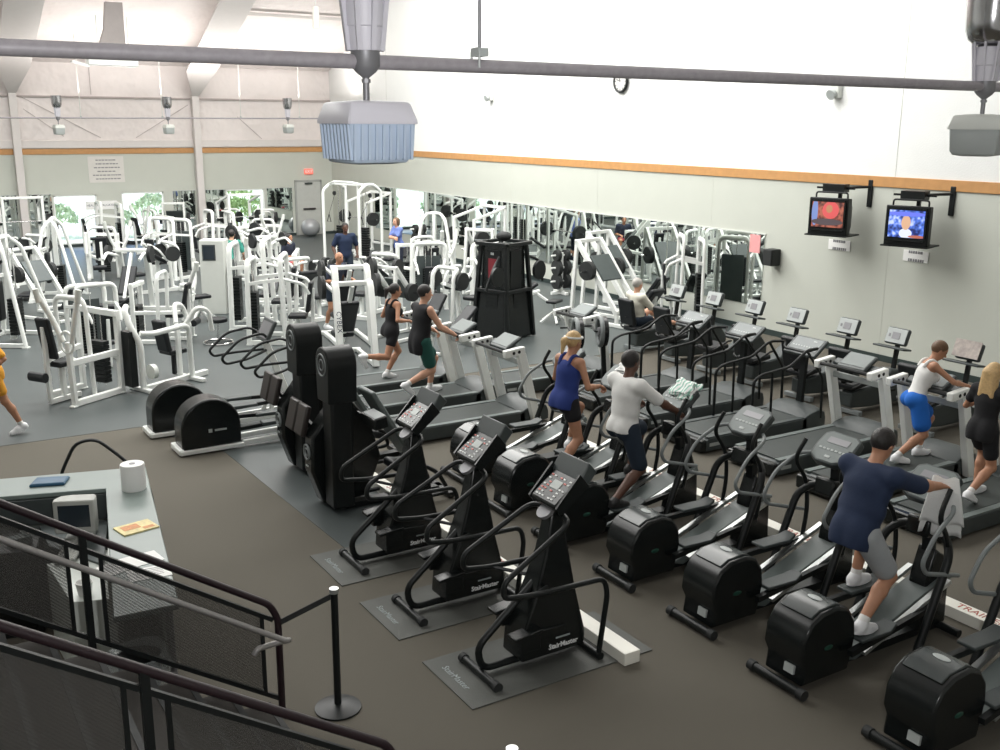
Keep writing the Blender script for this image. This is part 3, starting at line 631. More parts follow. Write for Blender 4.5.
# ================================================================ recumbent bikes along the right wall
def make_bike():
    t = thing('recumbent_bike', '', 'exercise bike', group='recumbent bikes along the right wall')   # seat back at x=0, console x~1.25
    b = MB(); b.prism([(.55, .08), (1.45, .08), (1.45, .40), (1.30, .58), (1.0, .62), (.75, .45), (.1, .36), (.1, .12)], 'y', -.13, .13); b.build('body_shell', 'dgrey', t, .03)
    
    for x in (.15, 1.4): b = MB(); b.box((x, 0, .06), (.08, .56, .07)); b.build('floor_bar', 'rim', t, .01)
    
    b = MB(); b.box((.22, 0, .48), (.42, .40, .09), (0, -6, 0)); b.box((.2, 0, .40), (.12, .16, .12)); b.build('seat', 'pad', t, .03)
    b = MB(); b.box((-.05, 0, .80), (.09, .42, .52), (0, -12, 0)); b.build('backrest', 'pad', t, .03)
    b = MB(); b.bar((.08, 0, .45), (-.06, 0, .72), .06, .05, up=(0, 1, 0)); b.build('back_post', 'blackm', t)
    for sy in (-1, 1):
        b = MB(); b.tube([(.02, sy * .2, .46), (.02, sy * .28, .50), (.30, sy * .29, .62), (.38, sy * .29, .62)], .018, 8, .05); b.build('side_handle', 'blackm', t)
        b = MB(); b.bar((1.0, sy * .15, .40), (1.0 + sy * .15, sy * .16, .40 + sy * .06), .03); b.box((1.0 + sy * .15, sy * .23, .40 + sy * .06), (.12, .10, .03)); b.build('pedal', 'blackm', t)
    b = MB(); b.bar((1.18, 0, .55), (1.24, 0, 1.0), .05, .06, up=(0, 1, 0)); b.build('mast', 'blackm', t)
    b = MB(); b.box((1.10, 0, .94), (.20, .58, .03), (0, 8, 0)); b.build('tray', 'dgrey', t, .01)
    R = axes((0, -1, 0), (.35, 0, .94)); c = V((1.22, 0, 1.10))
    b = MB(); b.box(c, (.40, .27, .08), R); k = b.build('console', 'dgrey', t, .03)
    b = MB(); b.box(c + R @ V((0, 0, .041)), (.36, .23, .008), R); b.build('control_panel', 'lgrey', k, .003)
    b = MB(); b.box(c + R @ V((0, .0, .047)), (.14, .11, .006), R); b.box(c + R @ V((-.12, 0, .047)), (.03, .05, .006), R); b.build('display', 'steel', k)
    return t
bike = Kit(make_bike)
# ================================================================ two big black cross trainers with tall towers
M['brownpad'] = mat('dark brownish vinyl', (.030, .024, .022), .4, var=.15)
def make_tower():
    t = thing('climbing_trainer', '', 'climbing machine', group='tall black climbing trainers')
    b = MB(); b.box((.15, 0, .86), (.26, .27, 1.60)); b.build('tower', 'blackm', t, .03)
    b = MB(); pr = [(.19 * math.cos(a), 1.72 + .20 * math.sin(a)) for a in [rad(q) for q in range(-10, 191, 20)]]
    pr += [(-.165, 1.3), (.165, 1.3)]
    b.prism(pr, 'x', -.02, .32); h = b.build('pulley_cover', 'blackm', t, .015)
    b = MB(); b.ring((-.022, 0, 1.72), .12, .011, 'x', 28); b.ring((-.022, 0, 1.72), .06, .009, 'x', 20); b.build('pulley_ring', 'rim', h)
    b = MB(); b.prism([(.02, .04), (.55, .04), (.75, .5), (.62, .95), (.30, 1.35), (.10, 1.1), (-.10, .85), (-.12, .45)], 'y', .16, .40); s = b.build('side_cover', 'black', t, .03)
    b = MB(); b.ring((-.125, .28, .66), .085, .012, 'x', 24); b.ring((-.125, .28, .66), .045, .01, 'x', 20); b.build('emblem_ring', 'rim', s)
    b = MB(); b.box((-.128, .28, .50), (.004, .07, .02)); b.build('emblem_plate', 'lgrey', s)
    b = MB(); b.loft([[V((.45, -.26, 1.38)), V((.45, .14, 1.38)), V((.50, .14, 1.41)), V((.50, -.26, 1.41))], [V((.95, -.26, .52)), V((.95, .14, .52)), V((1.0, .14, .55)), V((1.0, -.26, .55))]])
    b.build('back_board', 'mgrey', t, .02)
    b = MB(); b.tube([(1.0, -.27, .5), (1.25, -.3, .35), (1.4, -.3, .08), (.3, -.3, .06)], .025, 8, .1); b.tube([(1.0, .15, .5), (1.25, .25, .35), (1.4, .25, .08), (.3, .25, .06)], .025, 8, .1); b.bar((.2, 0, .05), (1.45, 0, .05), .12, .06); b.bar((1.42, -.34, .05), (1.42, .3, .05), .08, .06); b.build('base_frame', 'blackm', t)
    b = MB(); b.box((.95, -.05, .42), (.42, .34, .10), (0, 12, 0)); b.build('seat', 'pad', t, .03)
    for y in (.44, .72): b = MB(); b.box((-.10, y, 1.0), (.07, .25, .36), (0, 14, 0)); b.build('leg_pad', M['brownpad'], t, .02)
    b = MB(); b.bar((.1, .36, .80), (-.04, .58, .98), .05); b.bar((-.06, .40, .98), (-.06, .76, .98), .04); b.build('pad_arm', 'blackm', t)
    b = MB(); b.bar((.30, -.2, 1.18), (.34, -.42, 1.16), .05); b.box((.36, -.52, 1.17), (.16, .36, .13), (0, -10, 0)); a = b.build('console', 'black', t, .015)
    b = MB(); b.box((.36, -.52, 1.238), (.13, .32, .006), (0, -10, 0)); b.build('console_top', 'rim', a)
    return t
tower = Kit(make_tower)
tower('tall black climbing trainer nearer the camera, beside the farthest stepper', (4.10, 10.32)); tower('tall black climbing trainer farther back, behind its twin and next to the rounded housings', (4.28, 11.75))
# ================================================================ striders with half round housings at the left
def make_strider():
    t = thing('fitness_strider', '', 'elliptical trainer', group='striders with half round housings')
    b = MB()
    b.bar((-.12, -.22, .06), (-.12, .22, .06), .07, .07); 
    for y in (-.21, .21): b.bar((-.14, y, .05), (.72, y, .05), .05, .06); b.bar((.72, y * .8, .06), (2.42, y * .8, .10), .055, .07)
    b.bar((2.40, -.3, .05), (2.40, .3, .05), .09, .07); b.build('base_frame', 'white', t, .01)
    arc = [(.30 + .40 * math.cos(rad(a)), .36 + .37 * math.sin(rad(a))) for a in range(0, 181, 15)] + [(-.10, .08), (.70, .08)]
    b = MB(); ri = []
    for y, k in ((-.19, .95), (-.17, 1), (.17, 1), (.19, .95)): ri.append([V((.3 + (x - .3) * k, y, .38 + (z - .38) * k)) for x, z in arc])
    b.loft(ri); h = b.build('housing', 'black', t, .008)
    b = MB(); b.box((.42, -.193, .30), (.16, .005, .025)); b.box((.28, -.193, .30), (.05, .005, .05)); b.build('emblem', 'lgrey', h)
    for sy in (-1, 1):
        b = MB(); b.bar((.55, sy * .12, .36 if sy > 0 else .24), (1.95, sy * .12, .30), .045, .05); b.build('pedal_arm', 'blackm', t)
        b = MB(); b.box((1.2, sy * .14, .34 if sy > 0 else .29), (.40, .16, .045)); b.build('pedal', 'dgrey', t, .012)
        b = MB(); b.tube([(1.68, sy * .05, 1.20), (1.50, sy * .26, 1.36), (1.15, sy * .30, 1.30), (.88, sy * .30, 1.06), (.94, sy * .30, .97), (1.25, sy * .28, 1.0), (1.62, sy * .05, 1.05)], .02, 8, .1); b.build('handrail', 'blackm', t)
    b = MB(); b.bar((2.02, 0, .08), (1.62, 0, 1.20), .10, .09, up=(0, 1, 0)); b.bar((1.60, -.16, .09), (1.80, -.0, .68), .06); b.bar((1.60, .16, .09), (1.80, 0, .68), .06); b.build('mast', 'white', t, .012)
    R = axes((0, -1, 0), (.45, 0, .89)); c = V((1.66, 0, 1.34)); b = MB(); b.box(c, (.46, .34, .05), R); k = b.build('console', 'dgrey', t, .015)
    b = MB(); b.box(c + R @ V((0, .0, .027)), (.38, .25, .006), R); b.build('control_panel', 'steel', k)
    return t
strider = Kit(make_strider)
strider('strider with half round black housing and white base, nearer of the two', (3.32, 13.35)); strider('strider with half round black housing, farther of the two', (3.18, 14.35))
def make_flywheel():
    t = thing('arm_ergometer', '', 'ergometer', group='arm ergometers with grey wheels')
    b = MB(); b.bar((-.3, 0, .04), (.35, 0, .04), .07, .06); b.bar((.3, -.25, .04), (.3, .25, .04), .07, .06); b.bar((.05, 0, .05), (0, 0, .8), .07, .08, up=(0, 1, 0)); b.build('stand', 'blackm', t)
    b = MB(); b.cyl((-.05, 0, 1.0), (.05, 0, 1.0), .25, seg=28); w = b.build('wheel_case', 'black', t, .015)
    b = MB(); b.ring((-.05, 0, 1.0), .225, .04, 'x', 32, 10); b.build('wheel_rim', 'rim', w)
    b = MB(); b.cyl((-.09, 0, 1.0), (-.04, 0, 1.0), .07, seg=16); b.build('hub', 'steel', w)
    b = MB(); b.tube([(-.08, 0, 1.0), (-.14, 0, 1.0), (-.15, .17, 1.06), (-.28, .17, 1.06)], .016, 8, .03); b.build('crank', 'blackm', t); return t
fly = Kit(make_flywheel)
fly('arm ergometer with grey rimmed wheel, behind the head of the person in the blue tank', (9.68, 13.22), -25); fly('arm ergometer with grey rimmed wheel, right one by the white treadmill posts', (10.12, 13.15), -25)
for y, l in ((15.25, 'recumbent bike ridden by the person in the cream shirt'), (14.2, 'recumbent bike right next to the rider in the cream shirt'), (13.15, 'recumbent bike with its screen under the right end of the mirror'), (12.15, 'recumbent bike standing below the black wall speaker'),
             (11.05, 'recumbent bike below and left of the left television'), (10.1, 'recumbent bike below the right television'), (8.85, 'recumbent bike with a magazine on its screen, nearest the right edge')): bike(l, (12.35, y))
# magazine on the last console, towels, folded cloths
t = thing('magazine', 'open magazine resting on the last bike screen at the right', 'magazine', (13.50, 8.85, 1.12)); R = axes((0, -1, 0), (.35, 0, .94)); t.rotation_euler = R.to_euler()
MB().box((0, .02, .02), (.42, .26, .012)).build('pages', mat('printed magazine', (.38, .33, .30), .5, var=.6, scale=16), t)
def cloth_grid(f, n, m, th=.012):
    b = MB(); vs = [f(i / n, j / m) for i in range(n + 1) for j in range(m + 1)]
    b.add(vs, [(i * (m + 1) + j, i * (m + 1) + j + 1, (i + 1) * (m + 1) + j + 1, (i + 1) * (m + 1) + j) for i in range(n) for j in range(m)]); return b
def stripe_mat():
    m = mat('white towel with pale green stripes', (.80, .81, .79), .9, var=.05); nt = m.node_tree; b = nt.nodes['Principled BSDF']
    tc = nt.nodes.new('ShaderNodeTexCoord'); w = nt.nodes.new('ShaderNodeTexWave'); w.inputs['Scale'].default_value = 6; nt.links.new(tc.outputs['Object'], w.inputs['Vector'])
    r = nt.nodes.new('ShaderNodeValToRGB'); r.color_ramp.elements[0].color = (.80, .82, .80, 1); r.color_ramp.elements[1].color = (.30, .55, .45, 1); r.color_ramp.elements[0].position = .55; r.color_ramp.elements[1].position = .75
    nt.links.new(w.outputs['Fac'], r.inputs['Fac']); nt.links.new(r.outputs['Color'], b.inputs['Base Color']); return m
M['stripe'] = stripe_mat()
def folded_towel(label, c, rz, w, d, tiltR):
    t = thing('folded_towel', label, 'towel', c); t.rotation_euler = tiltR.to_euler(); rnd = random.Random(int(c[1] * 10))
    for k in range(3):
        ph = rnd.uniform(0, 6); g = cloth_grid(lambda u, v, k=k, ph=ph: ((u - .5) * w * (1 - .1 * k) + .02 * math.sin(9 * v + ph), (v - .5) * d * (1 - .12 * k) + .02 * math.sin(7 * u + ph), .02 + .02 * k + .012 * math.sin(11 * u + 7 * v + ph)), 14, 12)
        o = g.build('fold', M['stripe'] if w > .3 else 'towel', t); s = o.modifiers.new('Solidify', 'SOLIDIFY'); s.thickness = .014
    return t
RE = axes((0, -1, 0), (.80, 0, .60))
folded_towel('crumpled white towel with green stripes on a screen by the person in white polo', (7.52, 8.26, 1.44), 0, .34, .24, RE)
folded_towel('small white towel on a screen before the person in blue tank top', (7.55, 9.33, 1.44), 0, .26, .18, RE)
t = thing('hanging_towel', 'white towel hanging from the arm held by the person in the dark blue shirt', 'towel', (7.30, 4.84, 1.50))
def ht(u, v):
    s = (v - .5); z = -.52 * abs(s) * 2 * (1 if s > 0 else .75) + .0; x = .05 * (1 if s > 0 else -1) * min(1, abs(s) * 6) + .02 * math.sin(10 * u) * abs(s); return (x + .02 * u, (u - .5) * (.20 + .14 * abs(s) * 2), z + .012 * math.sin(9 * u))
o = cloth_grid(ht, 14, 22).build('terry_cloth', 'towel', t); s = o.modifiers.new('Solidify', 'SOLIDIFY'); s.thickness = .014; t.rotation_euler = (0, 0, rad(37))
# ================================================================ reception desk (rotated a little)
dz = 1.02
O, Dn, L1 = V((2.06, 9.93)), V((1.56, 6.78)), V((-.6, 10.62))
I0, In, L0 = V((1.60, 9.48)), V((1.12, 6.80)), V((-.6, 10.12))
t = thing('reception_desk', 'L shaped reception desk with a grey green top behind the stair rail', 'desk')
b = MB(); b.prism([tuple(p) for p in (O, L1, L0, I0, In, Dn)], 'z', dz - .045, dz); b.build('countertop', mat('grey green laminate', (.20, .245, .23), .35, var=.05), t, .008)
def wallp(a, b_, z0, z1, th, name, mt):
    a, b_ = V(a), V(b_); return MB().bar((a.x, a.y, (z0 + z1) / 2), (b_.x, b_.y, (z0 + z1) / 2), th, z1 - z0).build(name, mt, t)
wallp((2.0, 9.86), (1.68, 7.8), 0, dz - .045, .05, 'front_panel', mat('grey laminate panel', (.26, .29, .27), .5)); wallp((2.0, 9.86), (-.55, 10.5), 0, dz - .045, .05, 'front_panel', mat('grey laminate panel', (.26, .29, .27), .5))
m_pl = mat('pale laminate', (.62, .66, .62), .45, var=.03)
wallp((1.66, 9.42), (1.28, 7.75), 0, dz - .045, .04, 'inner_panel', m_pl); wallp((1.62, 9.45), (-.55, 10.08), .74, dz - .045, .03, 'inner_back', 'dgrey')
b = MB(); b.prism([(1.58, 9.4), (1.02, 9.56), (1.02, 9.05), (1.35, 8.4)], 'z', .70, .74); b.build('work_surface', mat('dark grey worktop', (.10, .12, .12), .4), t, .005)
b = MB(); b.prism([(1.44, 8.75), (1.28, 7.75), (1.0, 7.85), (.95, 8.7)], 'z', .0, .72); b.build('drawer_unit', m_pl, t, .006)
b = MB(); b.cyl((1.60, 7.3, 0), (1.60, 7.3, dz - .045), .03, seg=12); b.cyl((1.6, 7.3, 0), (1.6, 7.3, .02), .09, seg=16); b.build('support_leg', 'steel', t)
def small(name, label, cat, c, rz=0, group=None): return thing(name, label, cat, c, rz, group)
u = small('paper_towel_roll', 'big white paper towel roll standing on the desk corner', 'paper roll', (1.82, 9.33, dz))
b = MB(); b.lathe([(.03, 0), (.105, 0), (.108, .01), (.108, .235), (.105, .245), (.03, .245)], seg=28); b.build('paper', 'paper', u); b = MB(); b.cyl((0, 0, .003), (0, 0, .248), .028, seg=16); b.build('core', 'steel', u)
u = small('blue_folder', 'dark blue cloth bundle on the left arm of the desk', 'folder', (1.18, 9.90, dz), -14)
b = MB(); b.loft([[V((x * k, y * k, z)) for x, y in ((-.16, -.09), (.14, -.11), (.17, .08), (-.12, .11))] for k, z in ((1, 0), (1.03, .015), (.95, .03), (.6, .04))]); b.build('cover', mat('blue vinyl', (.02, .09, .17), .5), u, .006)
u = small('magazine', 'colourful yellowish magazine on the right arm of the desk', 'magazine', (1.62, 8.35, dz), 12); b = MB(); b.box((0, 0, .006), (.30, .22, .012)); b.build('pages', 'gold', u); b = MB(); b.box((-.04, .02, .013), (.14, .10, .002)); b.box((.08, -.06, .013), (.09, .05, .002)); b.build('cover_print', mat('orange print', (.6, .25, .08), .6, var=.5, scale=40), u)
for k, (x, y, r, l) in enumerate(((1.50, 7.68, 8, 'upper white sheet of paper on the desk behind the rail'), (1.50, 7.40, -4, 'lower white sheet of paper on the desk behind the rail'), (1.30, 7.62, 20, 'small white sheet at the inner edge of the desk behind the rail'))):
    u = small('paper_sheet', l, 'paper', (x, y, dz), r, 'papers on the desk'); MB().box((0, 0, .002 + .001 * k), (.30 if k < 2 else .2, .22, .003)).build('sheet', 'paper', u)
    b = MB()
    for q in range(5): b.box((0, .07 - q * .03, .0045 + .001 * k), (.2 if k < 2 else .13, .006, .001))
    if k != 0: b.build('printed_text', 'steel', u)
u = small('computer_monitor', 'small grey computer monitor tucked under the desk corner', 'monitor', (1.30, 9.12, .74), 247)
b = MB(); b.loft([[V((x, y * k, .24 + z * k)) for y, z in ((-.17, -.15), (.17, -.15), (.17, .15), (-.17, .15))] for x, k in ((.16, 1), (.10, 1.02), (-.02, .9), (-.17, .6))]); b.cyl((0, 0, .03), (0, 0, .1), .07); b.box((0, 0, .015), (.24, .24, .03)); b.build('case', mat('beige plastic', (.42, .43, .40), .5), u, .012); MB().box((.161, 0, .25), (.006, .26, .20)).build('screen', 'screen', u)
u = small('keyboard', 'grey keyboard below the computer monitor', 'keyboard', (1.16, 8.80, .74), 157); MB().box((0, 0, .012), (.17, .44, .024), (0, 4, 0)).build('case', mat('grey keyboard', (.34, .35, .33), .5), u, .005)
b = MB()
for i in range(5):
    for j in range(14): b.box((-.06 + i * .03, -.195 + j * .03, .028 - i * .002 + .004), (.022, .022, .008))
b.build('keys', mat('grey keycaps', (.48, .49, .46), .5), u)
u = small('telephone', 'small pale telephone under the left arm of the desk', 'telephone', (.80, 9.16, .78), 100); b = MB(); b.prism([(-.1, 0), (.1, 0), (.1, .03), (-.1, .07)], 'y', -.09, .09); b.build('base', 'mgrey', u, .008); b = MB(); b.tube([(-.06, -.06, .09), (.06, -.06, .065)], .02, 8); b.build('handset', 'lgrey', u)
u = small('black_cabinet', 'black cabinet at the far left behind the stair rail, papers on top', 'cabinet', (.33, 9.28, 0), -14); MB().box((0, 0, .39), (1.3, .46, .78)).build('carcass', 'blackm', u, .01); MB().box((.0, -.235, .39), (1.2, .015, .70)).build('door', 'black', u, .005)
for x, y, r, l in ((.05, 9.36, -5, 'left white keyboard like sheet on the black cabinet'), (.46, 9.27, -12, 'right white paper on the black cabinet')):
    v = small('paper_sheet', l, 'paper', (x, y, .78), r, 'papers on the black cabinet'); MB().box((0, 0, .004), (.30, .22, .006)).build('sheet', 'paper', v); b = MB()
    for q in range(6): b.box((0, .09 - q * .035, .0075), (.24, .008, .001))
    b.build('printed_text', 'steel', v)
u = small('white_cup', 'small white cup by the inner side of the desk below the papers', 'cup', (1.12, 7.95, .72)); b = MB(); b.lathe([(.05, 0), (.065, .10), (.06, .10), (.045, .012)], seg=18); b.build('cup', 'paper', u)
m_bag = bpy.data.materials.new('clear plastic bag'); m_bag.use_nodes = True; nt = m_bag.node_tree; bb = nt.nodes['Principled BSDF']; bb.inputs['Base Color'].default_value = (.5, .55, .55, 1); bb.inputs['Roughness'].default_value = .2; bb.inputs['Alpha'].default_value = .38
_n = nt.nodes.new('ShaderNodeTexNoise'); _n.inputs['Scale'].default_value = 14; _b = nt.nodes.new('ShaderNodeBump'); _b.inputs['Strength'].default_value = .8; nt.links.new(_n.outputs['Fac'], _b.inputs['Height']); nt.links.new(_b.outputs['Normal'], bb.inputs['Normal'])
u = small('waste_bin', 'bin lined with a clear plastic bag under the end of the desk', 'bin', (1.36, 7.32, 0)); b = MB(); b.lathe([(.12, 0), (.16, .42), (.155, .42), (.115, .01)], seg=20); b.build('bin', mat('dark grey bin', (.05, .055, .055), .5), u)
b = MB(); rnd = random.Random(2); b.loft([[V(((r + .03 * rnd.random()) * math.cos(k * .3142), (r + .03 * rnd.random()) * math.sin(k * .3142), z + .03 * rnd.random())) for k in range(20)] for r, z in ((.10, .04), (.15, .40), (.20, .44), (.22, .34), (.20, .20))], cap=False); b.build('bag', m_bag, u)
u = small('hoop_stand', 'thin black hoop shaped tube standing behind the desk', 'stand', (1.78, 10.75, 0), -14); b = MB(); b.tube([(-.46, 0, .03), (-.40, 0, .75), (-.22, 0, 1.10), (-.02, 0, 1.13), (.22, 0, .90), (.46, 0, .60), (.52, 0, .03)], .018, 8, .16); b.build('hoop', 'blackm', u); [MB().bar((x, -.2, .02), (x, .2, .02), .04).build('foot', 'blackm', u) for x in (-.46, .52)]
# ================================================================ stair rails
m_mesh = bpy.data.materials.new('perforated black mesh'); m_mesh.use_nodes = True; nt = m_mesh.node_tree; bb = nt.nodes['Principled BSDF']; bb.inputs['Base Color'].default_value = (.075, .073, .066, 1); bb.inputs['Roughness'].default_value = .5
_tc = nt.nodes.new('ShaderNodeTexCoord'); _ck = nt.nodes.new('ShaderNodeTexWave'); _ck.inputs['Scale'].default_value = 26; _ck.bands_direction = 'DIAGONAL'; nt.links.new(_tc.outputs['Object'], _ck.inputs['Vector'])
_r = nt.nodes.new('ShaderNodeMapRange'); _r.inputs['To Min'].default_value = .42; _r.inputs['To Max'].default_value = .66; nt.links.new(_ck.outputs['Fac'], _r.inputs['Value']); nt.links.new(_r.outputs[0], bb.inputs['Alpha'])
def stair_rail(label, y, x0, x1, z1, posts, wood=True, side=1):
    """guard rail dropping along +X; slope measured from the photograph"""
    sl = -.665
    def z(x, o=0): return z1 + (x - x1) * sl + o
    t = thing('stair_railing', label, 'railing')
    b = MB(); b.tube([(x0, y, z(x0)), (x1 - .04, y, z(x1 - .04)), (x1 + .02, y, z1 - .10), (x1 + .02, y, .0)], .026, 10, .05); b.build('top_rail', 'maroon', t)
    b = MB(); b.bar((x0, y, z(x0, -.10)), (x1 - .02, y, z(x1, -.10)), .03, .03); b.bar((x0, y, z(x0, -.74)), (x1, y, z(x1, -.74)), .03, .03); b.build('frame_rails', 'blackm', t)
    for x in posts:
        b = MB(); b.bar((x, y, z(x)), (x, y, z(x, -1.0)), .045, .045); b.build('post', 'blackm', t)
        b = MB()
        for d in (-.10, .10): b.bar((x + d, y, z(x + d, -.10)), (x + d, y, z(x + d, -.74)), .025, .025)
        b.build('panel_edge', 'blackm', t)
    b = MB(); b.bar((x1 - .10, y, z(x1 - .1, -.10)), (x1 - .10, y, z(x1 - .1, -.74)), .025, .025); b.build('panel_edge', 'blackm', t)
    ps = [x0] + [p for x in posts for p in (x - .1, x + .1)] + [x1 - .1]
    for a, c in zip(ps[::2], ps[1::2]):
        if c - a < .05: continue
        b = MB(); b.loft([[V((a, y, z(a, -.74))), V((a, y, z(a, -.1))), V((a, y + .003, z(a, -.1))), V((a, y + .003, z(a, -.74)))], [V((c, y, z(c, -.74))), V((c, y, z(c, -.1))), V((c, y + .003, z(c, -.1))), V((c, y + .003, z(c, -.74)))]]); b.build('mesh_panel', m_mesh, t)
    if wood:
        yy = y - side * .08; b = MB(); b.tube([(x0, yy, z(x0, -.22)), (x1 + .05, yy, z(x1 + .05, -.22)), (x1 + .09, yy + .04 * side, z(x1 + .08, -.22)), (x1 - .02, yy + .05 * side, z(x1 + .1, -.21)), (x1 - .16, yy + .02 * side, z(x1 + .1, -.20)), (x1 - .19, yy + .02 * side, z(x1 + .1, -.24))], .021, 10, .04); b.build('grip_rail', 'rail', t)
        b = MB()
        for x in posts + [x1 - .05]: b.bar((x, y, z(x, -.26)), (x, yy, z(x, -.23)), .02)
        b.build('rail_brackets', 'blackm', t)
    return t
stair_rail('far stair railing with a silver grip rail in front of the desk', 6.65, -1.2, 2.20, .89, [-.4, .95])
stair_rail('near stair railing across the bottom left corner, with mesh panels', 4.65, -1.2, 2.18, .89, [-.4, .88], False)
t = thing('staircase', 'dark staircase between the two stair railings', 'stairs')
b = MB()
for k in range(12):
    x = 2.1 - k * .28; z = (k + 1) * .183; b.box((x - .14, 5.65, z / 2), (.28, 1.86, z))
b.build('steps', mat('dark stair carpet', (.035, .032, .028), .9, var=.3, scale=90), t)
b = MB()
for k in range(12): b.box((2.1 - k * .28 - .015, 5.65, (k + 1) * .183 + .002), (.04, 1.84, .008))
b.build('nosings', 'rubber', t)
def make_stanchion():
    t = thing('stanchion_post', '', 'stanchion', group='belt stanchions at the stair foot')
    b = MB(); b.lathe([(.01, 0), (.175, 0), (.175, .015), (.10, .035), (.03, .045), (.01, .045)], seg=32); b.build('base', 'blackm', t)
    b = MB(); b.cyl((0, 0, .04), (0, 0, .95), .027, seg=16); b.build('pole', 'blackm', t)
    b = MB(); b.cyl((0, 0, .95), (0, 0, .985), .035, seg=16); b.build('cap', 'silver', t); return t
stan = Kit(make_stanchion)
stan('black belt stanchion standing free on the carpet at the stair foot', (2.61, 6.52)); stan('black belt stanchion of which only the top shows at the bottom edge', (2.67, 4.17))
t = thing('barrier_belt', 'black belt stretched from the stanchion to the far stair railing', 'belt')
b = MB(); b.loft([[V((2.60, 6.54, z)), V((2.60, 6.535, z))][::1] + [V((2.60, 6.535, z + .045)), V((2.60, 6.54, z + .045))] if False else [V((2.60, 6.53, z)), V((2.60, 6.536, z)), V((2.60, 6.536, z + .045)), V((2.60, 6.53, z + .045))] for z in (.90,)] + [[V((2.23, 6.63, z)), V((2.23, 6.636, z)), V((2.23, 6.636, z + .045)), V((2.23, 6.63, z + .045))] for z in (.74,)]); b.build('webbing', 'rubber', t)
# ================================================================ weight machines with white frames
def plates(m, c, n, r=.22, ax='y', th=.035, gap=.04):
    for i in range(n):
        o = V(c) + (V((0, i * gap, 0)) if ax == 'y' else V((i * gap, 0, 0))); d = V((0, th, 0)) if ax == 'y' else V((th, 0, 0)); m.cyl(o, o + d, r, seg=20)
def stack(t, x, y, h, w=.26, d=.16, n=14, top=None):
    b = MB()
    for i in range(n): b.box((x, y, .14 + (i + .5) * h / n), (d, w, h / n * .86))
    b.build('weight_stack', 'blackm', t)
    b = MB(); H = top or h + .7
    for s in (-.08, .08): b.cyl((x, y + s, .1), (x, y + s, H), .012, seg=8)
    b.build('guide_rods', 'chrome', t)
def ub(m, x, y0, y1, h, r=.045, lean=0, seg=10): return m.tube([(x, y0, .03), (x + lean, y0, h), (x + lean, y1, h), (x, y1, .03)], r, seg, .16)
def feet(m, pts, s=.11):
    for x, y in pts: m.box((x, y, .015), (s, s, .03))
def seat_set(t, x, z=.48, back=True, lean=-12, face=1, y=0):
    b = MB(); b.box((x, y, z), (.36, .34, .08)); b.build('seat', 'pad', t, .025)
    if back:
        b = MB(); b.box((x - face * .24, y, z + .38), (.08, .30, .60), (0, lean * face, 0)); b.build('backrest', 'pad', t, .025)
    b = MB(); b.bar((x, y, .04), (x, y, z - .03), .07); b.bar((x - face * .3, y, .05), (x + face * .35, y, .05), .07); 
    if back: b.bar((x - face * .28, y, .05), (x - face * .30, y, z + .55), .07)
    b.build('seat_frame', 'white', t, .008)
def make_lever_press():
    t = thing('lever_press', '', 'weight machine', group='white lever machines')
    b = MB(); b.bar((-.55, -.42, .05), (.50, -.42, .05), .09); b.bar((.50, -.42, .03), (.50, -.42, 1.22), .09, .08); b.bar((-.55, -.42, .02), (-.58, -.42, .92), .09, .08); b.bar((.42, .42, .03), (.42, .42, 1.28), .09, .08); b.bar((.42, .42, .05), (-.3, .42, .05), .09); b.bar((.46, -.46, 1.18), (.42, .46, 1.22), .09); b.bar((-.58, -.42, .62), (.5, -.42, .62), .07, .09); b.bar((-.58, .1, .62), (.45, .42, .66), .07, .08); feet(b, [(-.58, -.42), (.5, -.42), (.42, .42)]); b.build('frame', 'white', t, .012)
    b = MB(); ub(b, -.05, -.35, .35, 1.45, .04, -.05); b.build('rear_hoop', 'white', t)
    for s in (-1, 1):
        b = MB(); b.tube([(-.58, -.42 + .1 * s, .92), (-.62, -.42 + .22 * s, 1.18), (-.70 - .12 * s, -.42 + .34 * s, 1.62)], .045, 10, .1); a = b.build('lever_arm', 'white', t)
        b = MB(); b.cyl((-.70 - .10 * s, -.42 + .32 * s, 1.48), (-.70 - .125 * s, -.42 + .345 * s, 1.66), .05, seg=10); b.build('grip', 'white2', a)
    b = MB(); b.ring((-.60, -.42, .92), .15, .02, 'x', 20); b.build('pivot_ring', 'white', t)
    seat_set(t, -.35, .56, True, y=.05); b = MB(); b.cyl((-.78, -.05, .42), (-.78, .3, .42), .07, seg=12); b.build('roller_pad', 'pad', t)
    stack(t, .46, 0, .62, .34, .14, 10, 1.2); return t
lever = Kit(make_lever_press)
def make_arch_machine():
    t = thing('arch_frame_machine', '', 'weight machine', group='white arched stack machines')
    b = MB(); ub(b, -.35, -.42, .42, 1.70, .05, .05); ub(b, .35, -.42, .42, 1.62, .05, -.02)
    for y in (-.42, .42): b.bar((-.35, y, .05), (.35, y, .05), .08); b.bar((-.30, y, 1.28), (.33, y, 1.20), .06)
    feet(b, [(x, y) for x in (-.35, .35) for y in (-.42, .42)]); b.build('arch_frame', 'white', t)
    stack(t, .30, 0, .85, .30, .16, 14, 1.58); seat_set(t, -.55, .50, True, -8)
    for s in (-1, 1): b = MB(); b.tube([(-.3, s * .40, 1.30), (-.72, s * .34, 1.18), (-.82, s * .30, .98)], .03, 8, .08); b.build('press_arm', 'white', t)
    b = MB(); b.box((.385, 0, .75), (.02, .62, 1.1)); b.build('rear_shield', 'padg', t); return t
arch = Kit(make_arch_machine)
